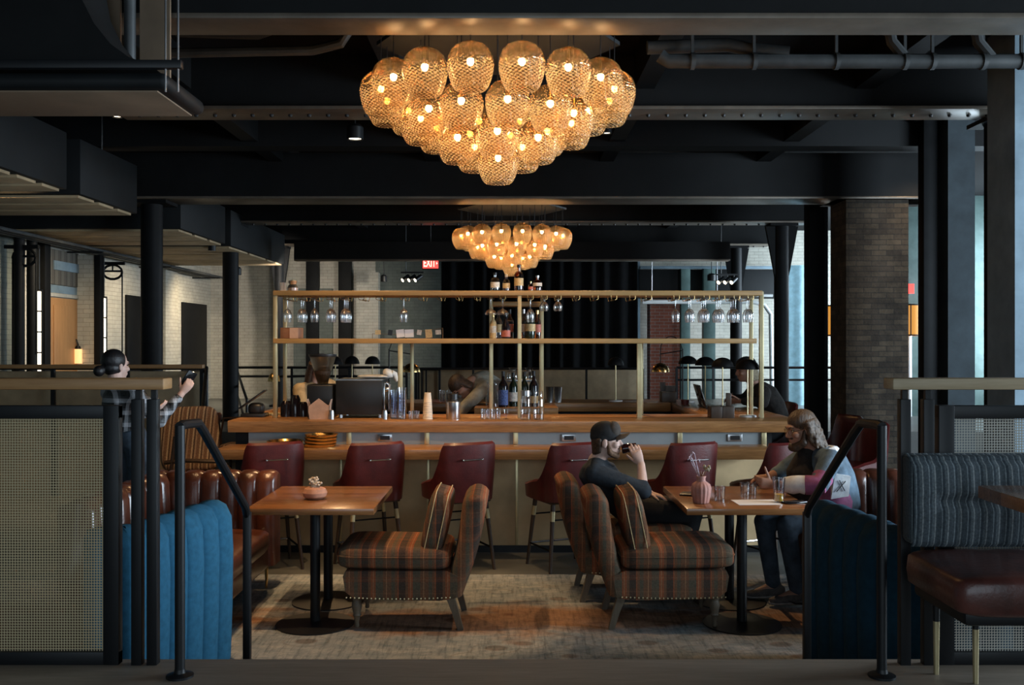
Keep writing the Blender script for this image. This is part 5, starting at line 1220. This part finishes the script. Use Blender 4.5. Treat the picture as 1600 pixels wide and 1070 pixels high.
chandelier(-.09, 6.2, 0, 'big tiered chandelier of amber ribbed glass globes above the lounge')
chandelier(0, 14.0, -.06, 'smaller far chandelier of amber glass globes behind the bar')

# ================================================================== PEOPLE
def frame(f, up=(0, 0, 1)):
    f = V(f).normalized(); r = f.cross(V(up)).normalized(); u = r.cross(f).normalized(); return f, r, u   # forward, own right, up
def hand(b, w_, d, n, s, curl=.35, spread=1.0, thumb=(.75, .65, .1), tc=.3, k=1.0, curls=None):
    """w_ wrist, d towards the fingers, n out of the palm, s towards the thumb side"""
    d, n, s = V(d).normalized(), V(n).normalized(), V(s).normalized(); w_ = V(w_)
    b.loft([(w_-d*.015*k, .024*k, .018*k), (w_+d*.02*k, .027*k, .018*k), (w_+d*.055*k, .036*k, .017*k), (w_+d*.088*k, .039*k, .015*k), (w_+d*.098*k, .034*k, .010*k)], s, 14)
    for i, (o, L) in enumerate(((.029, .070), (.010, .078), (-.010, .073), (-.029, .058))):
        p = w_+d*(.088-.004*abs(i-1.3))*k+s*o*k; dd = (d+s*o*2.2*spread*.5).normalized(); c = curls[i] if curls else curl
        for q, (f, r0, r1) in enumerate(((.45, .0092, .0086), (.30, .0086, .0078), (.25, .0078, .0068))):
            m = Matrix.Rotation(c*(1 if q else .8), 3, dd.cross(n)); dd = (m @ dd).normalized()
            e = p+dd*L*f*k; b.caps(p, e, r0*k, r1*k, 8); p = e
    p = w_+d*.028*k+s*.026*k+n*.006*k; dd = (s*thumb[0]+d*thumb[1]+n*thumb[2]).normalized()
    for f, r0, r1 in ((.040, .0125, .0105), (.030, .0105, .0095), (.025, .0095, .008)):
        e = p+dd*f*k; b.caps(p, e, r0*k, r1*k, 8); p = e; dd = (dd+(n*.5+d*.5)*tc*.5).normalized()
def head(b, c, f, up=(0, 0, 1)):
    f, r, u = frame(f, up); c = V(c); R = Matrix((r, f, u)).transposed(); P = lambda a, q, h: c+r*a+f*q+u*h
    E = lambda a, q, h, sa, sq, sh, nu=12, nv=8: b.ell(P(a, q, h), (sa, sq, sh), R, nu, nv)
    E(0, -.012, .040, .074, .092, .082, 18, 12); E(0, .022, -.030, .060, .070, .078, 18, 12); E(0, .062, -.088, .026, .026, .024)
    E(0, .030, -.085, .045, .050, .030); E(0, .083, .028, .050, .014, .014)
    b.caps(P(0, .088, .012), P(0, .108, -.026), .008, .013, 10); E(0, .098, -.030, .018, .012, .009)
    E(0, .088, -.056, .024, .011, .0055); E(0, .086, -.068, .021, .011, .0065)
    for s in (-1, 1):
        E(s*.044, .062, -.022, .020, .026, .022); E(s*.076, -.008, -.012, .009, .020, .032)
    return f, r, u
def face_parts(t, c, f, up=(0, 0, 1), brow='hair_brown'):
    f, r, u = frame(f, up); c = V(c); R = Matrix((r, f, u)).transposed()
    for s in (-1, 1):
        b = MB(); b.ell(c+r*s*.031+f*.074+u*.006, (.011, .009, .007), R, 10, 8); b.build('eye', 'eye', t)
        b = MB(); b.tube([c+r*s*.016+f*.094+u*.024, c+r*s*.034+f*.090+u*.032, c+r*s*.052+f*.076+u*.026], [.004, .005, .003], 6); b.build('eyebrow', brow, t)
def person(label, loc, J, skin, top, bottom, shoe='sneaker', hands=None, sleeve=1.0, face=True, brow='hair_brown', vox=.0065, bulk=1.0):
    """J holds the joint places; the body is grown as one continuous skin, the clothes over it"""
    t = thing('person', label, 'person', loc); b = MB(); g = lambda k: V(J[k])
    f, r, u = head(b, J['head'], J['face'], J.get('up', (0, 0, 1)))
    hc = g('head'); b.caps(hc-u*.06-f*.012, g('neck'), .052, .058)
    lat = (g('sh_r')-g('sh_l')).normalized(); hl = (g('hip_r')-g('hip_l')).normalized()
    mid = (g('neck')+g('pelvis'))/2+V(J.get('bend', (0, 0, 0)))
    sw = (g('sh_r')-g('sh_l')).length/2
    spine = [g('pelvis')-(mid-g('pelvis'))*.18, g('pelvis'), g('pelvis').lerp(mid, .5)+V(J.get('bend', (0, 0, 0)))*.2, mid, mid.lerp(g('neck'), .5)+V(J.get('bend', (0, 0, 0)))*.25, mid.lerp(g('neck'), .82), g('neck')]
    prof = [(.13, .09), (.165, .115), (.150, .110), (.155, .115), (sw*.90, .118), (sw*.72, .085), (.062, .058)]
    def torso(bb, o):
        bb.loft([(p, a*bulk+o, q*bulk+o) for p, (a, q) in zip(spine, prof)], lat, 22)
        for s in ('_l', '_r'):
            nk = mid.lerp(g('neck'), .80); bb.caps(nk, g('sh'+s), .06+o, .056+o); bb.caps(mid.lerp(g('neck'), .45), g('sh'+s), .07+o, .05+o)
    torso(b, -.012)
    for s in ('_l', '_r'):
        b.caps(g('sh'+s), g('el'+s), .050, .040); b.caps(g('el'+s), g('wr'+s), .041, .027)
        b.caps(g('hip'+s), g('kn'+s), .060, .046); b.caps(g('kn'+s), g('an'+s), .044, .032)
        td = V(J.get('toe'+s, J.get('toe', (0, 1, 0)))).normalized(); b.caps(g('an'+s), g('an'+s)+td*.14-V((0, 0, .05)), .036, .028)
    for hk in ('hand_l', 'hand_r'):
        h = (hands or {}).get(hk)
        if h: hand(b, J['wr_'+hk[-1]], **h)
        else:
            s_ = hk[-1]; d = (g('wr_'+s_)-g('el_'+s_)).normalized(); n_ = d.orthogonal(); hand(b, J['wr_'+s_], d, n_, d.cross(n_), .4)
    link_mesh('body', remeshed(b, vox, 3), skin, t, 180)
    # clothes
    b = MB(); torso(b, .014*bulk)
    for s in ('_l', '_r'):
        b.caps(g('sh'+s), g('el'+s), .072*bulk, .060*bulk); e = g('el'+s).lerp(g('wr'+s), .92*(sleeve if not isinstance(sleeve, dict) else sleeve[s])); b.caps(g('el'+s), e, .054*bulk, .043*bulk)
        m_ = g('sh'+s).lerp(g('el'+s), .8)
        for q in range(3): b.ell(g('sh'+s).lerp(g('el'+s), .45+.2*q)+V((.004*(-1)**q, 0, .006)), (.064*bulk, .064*bulk, .020), None, 12, 6)
    tag(link_mesh('top', remeshed(b, .010, 5), top, t, 180), J.get('top_label'))
    b = MB(); b.loft([(spine[0], .14, .10), (spine[1], .178, .128), (spine[2], .160, .120)], hl, 20)
    for s in ('_l', '_r'):
        b.caps(g('pelvis').lerp(g('hip'+s), .85), g('kn'+s), .092, .068); b.caps(g('kn'+s), g('kn'+s).lerp(g('an'+s), .93), .068, .052)
    link_mesh('trousers', remeshed(b, .011, 5), bottom, t, 180)
    for s in ('_l', '_r'):
        td = V(J.get('toe'+s, J.get('toe', (0, 1, 0)))).normalized(); a = g('an'+s); fl = a.z-.075
        side = V((-td.y, td.x, 0)); b = MB(); P = lambda k, z: V((a.x, a.y, 0))+td*k+V((0, 0, fl+z))
        b.loft([(P(-.075, .040), .026, .030), (P(-.05, .045), .036, .042), (P(.03, .045), .040, .045), (P(.10, .032), .045, .032), (P(.16, .026), .040, .025), (P(.195, .024), .020, .018)], side, 14); b.caps(P(-.02, .06), P(-.012, .095), .042, .038)
        sh = link_mesh('shoe', remeshed(b, .008, 4), shoe, t, 180)
        b = MB(); b.loft([(P(-.082, .012), .020, .012), (P(-.05, .012), .038, .012), (P(.03, .012), .041, .012), (P(.10, .012), .047, .012), (P(.17, .012), .038, .012), (P(.20, .014), .016, .010)], side, 14); b.build('sole', 'sole', sh)
    if face: face_parts(t, J['head'], J['face'], J.get('up', (0, 0, 1)), brow)
    return t, f, r, u
def local_blob(c, f, r, u):
    R = Matrix((r, f, u)).transposed(); c = V(c)
    return R, (lambda a, q, h: c+r*a+f*q+u*h)

# ---- the man in a cap, drinking (faces the right table, seated in the rear plaid chair)
J = dict(head=(.645, 6.56, 1.078), face=(.97, -.14, -.02), neck=(.575, 6.58, .935), pelvis=(.80, 6.60, .64), bend=(-.07, 0, .02),
         sh_r=(.555, 6.43, .875), el_r=(.87, 6.38, .765), wr_r=(.872, 6.478, .925), sh_l=(.60, 6.77, .88), el_l=(.74, 6.82, .69), wr_l=(.945, 6.60, .715),
         hip_r=(.82, 6.50, .615), kn_r=(1.23, 6.52, .585), an_r=(1.14, 6.60, .11), hip_l=(.82, 6.70, .615), kn_l=(1.25, 6.78, .585), an_l=(1.16, 6.84, .11), toe=(1, -.1, 0), top_label='dark navy sweater with pushed up sleeves')
hr = dict(d=(-.36, .10, .93), n=(.05, .99, -.09), s=(-.93, .0, -.36), curls=(.26, .30, .34, .38), thumb=(.45, .65, .6), tc=.6, spread=1.5)
hl_ = dict(d=(.90, -.34, -.22), n=(-.22, -.05, -.97), s=(-.34, -.94, .1), curl=.28, k=.92)
man, f, r, u = person('man in a black and brown cap drinking from a dark glass, navy sweater', (.8, 6.6, .012), J, 'skin', 'sweater', 'black_cloth', hands=dict(hand_r=hr, hand_l=hl_), sleeve={'_r': .25, '_l': .98}, vox=.0055)
R, P = local_blob(J['head'], f, r, u)
b = MB(); b.ell(P(0, -.010, .055), (.084, .103, .082), R, 20, 12); b.ell(P(0, -.028, .03), (.084, .086, .06), R, 20, 10); cap = link_mesh('cap', remeshed(b, .007, 3), 'cap_black', man, 180)
b = MB(); b.ell(P(0, .045, .075), (.070, .052, .062), R, 18, 10); b.build('cap_front', 'cap_brown', cap)
b = MB()
b.grid(lambda a, c: P((a-.5)*.16*(1-.25*c*c), .068+.092*c*(1-(2*a-1)**2*.35), .045+.016*c-.030*(2*a-1)**2), 14, 8, .006); b.build('cap_brim', 'cap_brown', cap)
b = MB()
for k in range(15): a = -1.15+2.3*k/14; b.caps(P(.074*math.sin(a), -.075*math.cos(a)-.012, .01), P(.062*math.sin(a), -.070*math.cos(a)-.014, -.055-.035*math.cos(a)), .020, .013, 8)
link_mesh('hair', remeshed(b, .007, 2), 'hair_brown', man, 180)
b = MB()
for s in (-1, 1):
    b.caps(P(s*.066, .012, -.005), P(s*.058, .03, -.075), .011, .020, 8); b.caps(P(s*.058, .03, -.075), P(s*.02, .070, -.098), .022, .024, 8)
b.caps(P(-.02, .070, -.098), P(.02, .070, -.098), .024, .024, 8); b.caps(P(-.026, .086, -.048), P(.026, .086, -.048), .008, .008, 8)
link_mesh('beard', remeshed(b, .006, 2), 'beard', man, 180)
gx = P(0, .150, -.052)
t = thing('drinking_glass', 'glass of dark drink at the lips of the man in the cap', 'glass', tuple(gx))
dv = (f*.82+u*.16-r*.0).normalized(); q0 = P(0, .106, -.052); b = MB(); b.tube([q0, q0+dv*.010, q0+dv*.098, q0+dv*.102], [.031, .033, .027, .024], 20); b.build('glass_body', 'cola', t)

# ---- the long haired man (faces the table, resting a forearm on it)
J = dict(head=(1.955, 6.50, 1.165), face=(-.95, -.20, -.20), neck=(2.055, 6.52, 1.015), pelvis=(2.22, 6.52, .635), bend=(.05, 0, .0),
         sh_l=(2.10, 6.33, .975), el_l=(1.97, 6.16, .835), wr_l=(1.715, 6.26, .822), sh_r=(2.08, 6.72, .97), el_r=(1.93, 6.80, .85), wr_r=(1.78, 6.66, .82),
         hip_l=(2.18, 6.42, .60), kn_l=(1.80, 6.30, .55), an_l=(1.885, 6.34, .10), hip_r=(2.18, 6.58, .60), kn_r=(1.69, 6.44, .55), an_r=(1.77, 6.50, .10), toe=(-1, -.12, 0), top_label='washed blue grey denim jacket')
hL = dict(d=(-1, -.05, .16), n=(.1, .95, .10), s=(-.22, -.05, 1), curl=1.0, curls=(.95, 1.0, 1.02, 1.05), thumb=(1, .22, -.05), tc=-.1, spread=.3)
hR = dict(d=(-.9, -.35, 0), n=(0, 0, -1), s=(-.3, -1, 0), curl=.35)
lh, f, r, u = person('long haired bearded man in glasses and denim jacket at the table', (2.14, 6.52, .012), J, 'skin_tan', 'denim', 'jeans', hands=dict(hand_l=hL, hand_r=hR), sleeve=.60, bulk=1.05)
R, P = local_blob(J['head'], f, r, u)
b = MB(); b.ell(P(0, -.018, .052), (.086, .098, .082), R, 20, 12)
random.seed(3)
for k in range(34):
    a = -1.75+3.5*k/33; ra = random.uniform(.9, 1.1)
    x0, y0 = .080*math.sin(a), -.084*math.cos(a)-.014; pts = [P(x0, y0, .055)]
    for j in range(1, 6): pts.append(P(x0*(1+.10*j*ra*.5)+.012*math.sin(j*2.2+k*1.3), y0*(1+.08*j*.5)-.006*j+.012*math.cos(j*1.9+k*2), .055-.046*j*(1.0 if abs(a) < 1.35 else .82)))
    b.tube(pts, [.020, .021, .021, .019, .016, .008], 7)
link_mesh('hair', remeshed(b, .0065, 1), 'hair_light', lh, 180)
b = MB()
for s in (-1, 1):
    b.caps(P(s*.066, .010, -.01), P(s*.060, .03, -.085), .014, .026, 8); b.caps(P(s*.060, .03, -.085), P(s*.02, .072, -.110), .027, .032, 8)
b.caps(P(-.02, .074, -.110), P(.02, .074, -.112), .032, .032, 8); b.caps(P(-.028, .088, -.046), P(.028, .088, -.046), .009, .009, 8)
link_mesh('beard', remeshed(b, .006, 2), 'hair_brown', lh, 180)
b = MB()
for s in (-1, 1):
    b.tube([P(s*.033+.024*math.cos(a), .101-.012*abs(math.cos(a))*(1 if s*math.cos(a) > 0 else .2), .002+.021*math.sin(a)) for a in [2*PI*k/20 for k in range(21)]], .0016, 5)
    b.tube([P(s*.058, .094, .006), P(s*.080, .0, .008)], .0016, 5)
b.tube([P(-.010, .104, .006), P(.010, .104, .006)], .0016, 5); b.build('eyeglasses', 'gold', lh)
# jacket details: open dark shirt, hood, white cuff, magenta panels, white patch, bracelet
g = {k: V(v) for k, v in J.items() if isinstance(v, tuple) and len(v) == 3}
b = MB(); b.loft([(V((2.02, 6.52, .62)), .105, .085), (V((1.97, 6.52, .74)), .115, .10), (V((1.965, 6.52, .87)), .11, .10), (V((2.0, 6.52, .98)), .075, .07), (V((2.03, 6.52, 1.03)), .055, .055)], (0, 1, 0), 16); link_mesh('shirt', remeshed(b, .009, 3), 'dark_shirt', lh, 180)
b = MB(); b.tube([V((2.06, 6.42, 1.005)), V((2.15, 6.44, 1.015)), V((2.19, 6.52, 1.01)), V((2.15, 6.60, 1.015)), V((2.06, 6.62, 1.005))], [.020, .034, .040, .034, .020], 12); tag(b.build('hood', 'white_cloth', lh), 'white hood edge folded at the collar')
b = MB(); a_, c_ = g['el_l'].lerp(g['wr_l'], .30), g['el_l'].lerp(g['wr_l'], .80); b.tube([a_, a_.lerp(c_, .3)+V((0, -.004, .006)), a_.lerp(c_, .6), c_], [.062, .057, .060, .048], 16); b.build('cuff', 'white_cloth', lh)
b = MB(); a_ = g['sh_l'].lerp(g['el_l'], .72); b.tube([a_, g['el_l'], g['el_l'].lerp(g['wr_l'], .30)], [.070, .068, .064], 16); b.build('sleeve_panel', 'magenta_cloth', lh)
b = MB(); b.loft([(V((2.15, 6.50, .62)), .195, .172), (V((2.15, 6.50, .66)), .200, .170), (V((2.148, 6.52, .70)), .206, .160)], (0, 1, 0), 22); b.build('hem_panel', 'magenta_cloth', lh)
b = MB(); b.prism([(-.07, -.08), (.06, -.06), (.075, .07), (-.04, .09)], lambda a, c, q: V((2.16+a*.9, 6.305+q+.02*abs(a)*4, .80+c)), 0, .05); pa = b.build('jacket_patch', 'white_cloth', lh)
b = MB(); b.tube([(2.13, 6.303, .77), (2.19, 6.303, .84)], .003, 5); b.tube([(2.185, 6.303, .775), (2.15, 6.303, .845)], .003, 5); b.build('patch_mark', 'black_cloth', pa)
b = MB(); d = (g['wr_l']-g['el_l']).normalized(); b.tube([g['wr_l']-d*.03, g['wr_l']-d*.005], [.036, .034], 16); b.build('bracelet', 'black_plastic', lh)
# shoe marks: a dark curved tick on the near shoe's outer side
b = MB(); ax, ay, az = J['an_l']; b.tube([(ax+.052, ay-.050, .062), (ax+.02, ay-.053, .040), (ax-.03, ay-.054, .040), (ax-.085, ay-.050, .062)], [.002, .009, .008, .001], 6, True, .5); b.build('shoe_mark', 'black_plastic', lh)

# ---- the woman with a phone standing behind the left bench
J = dict(head=(-3.14, 7.62, 1.565), face=(.55, .80, -.05), neck=(-3.13, 7.58, 1.405), pelvis=(-3.03, 7.64, .95),
         sh_r=(-2.92, 7.47, 1.345), el_r=(-2.74, 7.46, 1.14), wr_r=(-2.60, 7.55, 1.345), sh_l=(-3.24, 7.72, 1.345), el_l=(-3.20, 7.86, 1.10), wr_l=(-2.98, 7.92, 1.18),
         hip_r=(-2.95, 7.56, .90), kn_r=(-2.93, 7.58, .50), an_r=(-2.95, 7.56, .075), hip_l=(-3.11, 7.72, .90), kn_l=(-3.10, 7.74, .50), an_l=(-3.12, 7.74, .075), toe=(.8, .6, 0), top_label='black and white checked jacket')
hr = dict(d=(.55, .2, .8), n=(-.35, .9, .1), s=(-.75, -.15, .55), curl=.5, thumb=(.6, .7, .3))
wm, f, r, u = person('standing woman with a low black bun, checked jacket, holding up a phone', (-3.03, 7.64, 0), J, 'skin', 'check', 'jeans', hands=dict(hand_r=hr), sleeve=.9, bulk=.92, brow='hair_black', vox=.007)
R, P = local_blob(J['head'], f, r, u)
b = MB(); b.ell(P(0, -.028, .042), (.085, .098, .092), R, 20, 12); b.ell(P(0, -.035, -.02), (.074, .080, .06), R, 16, 10); b.ell(P(-.02, -.135, -.045), (.042, .045, .045), R, 14, 10); link_mesh('hair', remeshed(b, .007, 2), 'hair_black', wm, 180)
c = V((-2.565, 7.60, 1.455)); b = MB(); b.box(c, (.075, .012, .155), (.15, .55, .35), .006); one(b, 'mobile_phone', 'screen', 'black phone held up by the woman with the bun', 'phone', tuple(c))

# ---- people at and inside the bar
J = dict(head=(2.34, 9.60, 1.475), face=(-.97, -.10, -.15), neck=(2.43, 9.61, 1.325), pelvis=(2.66, 9.62, .90), bend=(.06, 0, 0),
         sh_l=(2.47, 9.42, 1.26), el_l=(2.43, 9.30, 1.17), wr_l=(2.26, 9.42, 1.175), sh_r=(2.47, 9.80, 1.26), el_r=(2.42, 9.93, 1.17), wr_r=(2.26, 9.82, 1.175),
         hip_l=(2.62, 9.53, .87), kn_l=(2.50, 9.52, .81), an_l=(2.60, 9.53, .30), hip_r=(2.62, 9.71, .87), kn_r=(2.50, 9.72, .81), an_r=(2.60, 9.71, .30), toe=(-1, 0, 0))
wb, f, r, u = person('seated person in dark cap and jacket leaning over a laptop', (2.62, 9.62, .25), J, 'skin_tan', 'dark_shirt', 'black_cloth', sleeve=.95, vox=.008, brow='hair_grey')
R, P = local_blob(J['head'], f, r, u)
b = MB(); b.ell(P(0, -.010, .060), (.086, .104, .076), R, 20, 12); link_mesh('cap', remeshed(b, .008, 3), 'cap_black', wb, 180)
b = MB()
for k in range(18): a = -1.5+3*k/17; b.caps(P(.078*math.sin(a), -.078*math.cos(a)-.014, .03), P(.088*math.sin(a), -.090*math.cos(a)-.016, -.10), .022, .018, 8)
link_mesh('hair', remeshed(b, .008, 2), 'hair_grey', wb, 180)
place(st, False, (2.68, 9.62, 0), PI/2, 'tall oxblood leather stool under the person with the laptop', (1, 1, 1.08))
J = dict(head=(-1.90, 9.45, 1.50), face=(.55, -.75, -.35), neck=(-1.93, 9.48, 1.345), pelvis=(-1.60, 9.62, .95), bend=(-.03, 0, 0),
         sh_r=(-2.08, 9.40, 1.285), el_r=(-2.02, 9.22, 1.08), wr_r=(-1.80, 9.1, 1.12), sh_l=(-1.78, 9.60, 1.285), el_l=(-1.62, 9.45, 1.10), wr_l=(-1.62, 9.2, 1.14),
         hip_r=(-1.66, 9.56, .90), kn_r=(-1.64, 9.56, .50), an_r=(-1.64, 9.6, .075), hip_l=(-1.52, 9.70, .90), kn_l=(-1.50, 9.7, .50), an_l=(-1.5, 9.72, .075), toe=(.5, -.8, 0))
bt, f, r, u = person('barista with long brown hair and cream shirt behind the coffee grinder', (-1.6, 9.6, 0), J, 'skin', 'cream_shirt', 'black_cloth', sleeve=.5, vox=.008)
R, P = local_blob(J['head'], f, r, u)
b = MB(); b.ell(P(0, -.018, .045), (.085, .098, .085), R, 18, 12)
for k in range(20): a = -1.8+3.6*k/19; b.tube([P(.078*math.sin(a), -.082*math.cos(a)-.012, .04), P(.095*math.sin(a), -.095*math.cos(a)-.01, -.10), P(.105*math.sin(a), -.095*math.cos(a), -.24)], [.024, .026, .014], 7)
link_mesh('hair', remeshed(b, .008, 2), 'hair_brown', bt, 180)
J = dict(head=(-.52, 9.62, 1.305), face=(-.35, -.35, -.85), up=(-.9, -.1, .4), neck=(-.40, 9.68, 1.36), pelvis=(.02, 10.02, 1.0), bend=(-.02, 0, .10),
         sh_r=(-.40, 9.86, 1.31), el_r=(-.55, 9.84, 1.04), wr_r=(-.60, 9.62, .90), sh_l=(-.26, 9.60, 1.31), el_l=(-.50, 9.42, 1.08), wr_l=(-.55, 9.22, .96),
         hip_r=(-.03, 10.12, .93), kn_r=(-.05, 10.1, .52), an_r=(-.02, 10.12, .075), hip_l=(.07, 9.93, .93), kn_l=(.04, 9.92, .52), an_l=(.06, 9.93, .075), toe=(-.8, -.5, 0))
bd, f, r, u = person('bartender in a grey shirt bent low behind the bar by the station', (0, 10.0, 0), J, 'skin_tan', 'grey_shirt', 'black_cloth', sleeve=.5, vox=.008)
R, P = local_blob(J['head'], f, r, u)
b = MB(); b.ell(P(0, -.020, .045), (.088, .102, .088), R, 18, 12)
for k in range(14): a = -1.4+2.8*k/13; b.caps(P(.07*math.sin(a), -.08*math.cos(a), .02), P(.08*math.sin(a), -.085*math.cos(a), -.09), .024, .016, 7)
link_mesh('hair', remeshed(b, .008, 2), 'hair_brown', bd, 180)

# ---- lounge chairs beyond the left bench
t = thing('armchair', 'striped tan armchair on a dark frame beyond the brown leather bench', 'armchair', (-3.0, 9.0, 0))
b = MB(); b.se((-3.08, 9.18, .83), (.27, .065, .31), .35, .35, (-.28, 0, .45), 28, 14); b.build('backrest', 'stripe_tan', t, 60)
b = MB(); b.se((-2.83, 8.93, .46), (.28, .28, .07), .4, .35, (0, 0, .45)); b.build('seat_cushion', 'stripe_tan', t, 60)
for y in (8.7, 9.3):
    b = MB(); b.tube([(-3.15, y, .66), (-2.95, y, .68), (-2.62, y, .67), (-2.56, y, .60), (-2.56, y, .02)], .02, 8); b.build('arm', 'dark_wood', t)
    b = MB(); b.tube([(-3.05, y, .9), (-3.1, y, .5), (-3.2, y, 0)], .02, 8); b.build('leg', 'dark_wood', t)
t = thing('round_stool', 'round dark leather stool beyond the striped armchair', 'stool', (-3.15, 10.0, 0))
b = MB(); b.lathe([(.001, .93), (.11, .93), (.125, .95), (.125, 1.0), (.11, 1.02), (.001, 1.025)], (-3.15, 10.0, 0), 24); b.build('seat', 'brown_leather', t)
for k in range(4):
    a = k*PI/2+.6; b = MB(); b.tube([(-3.15+.2*math.cos(a), 10+.2*math.sin(a), 0), (-3.15+.09*math.cos(a), 10+.09*math.sin(a), .93)], .015, 8); b.build('leg', 'dark_wood', t)
t = thing('dining_chair', 'dark bentwood chair with a curved arm between the armchair and the bar', 'chair', (-2.75, 9.9, 0))
b = MB(); b.se((-2.78, 9.9, .68), (.2, .2, .035), .4, .4); b.build('seat', 'stripe_tan', t)
b = MB(); b.tube([(-2.98, 9.75, .70), (-2.92, 9.72, .98), (-2.62, 9.72, 1.0), (-2.57, 9.74, .92), (-2.57, 9.75, .68)], .012, 8); b.build('arm', 'dark_wood', t)
for x, y in ((-2.95, 9.75), (-2.6, 9.75), (-2.95, 10.05), (-2.6, 10.05)):
    b = MB(); b.cyl((x, y, 0), (x, y, .67), .014, .018, 8); b.build('leg', 'dark_wood', t)
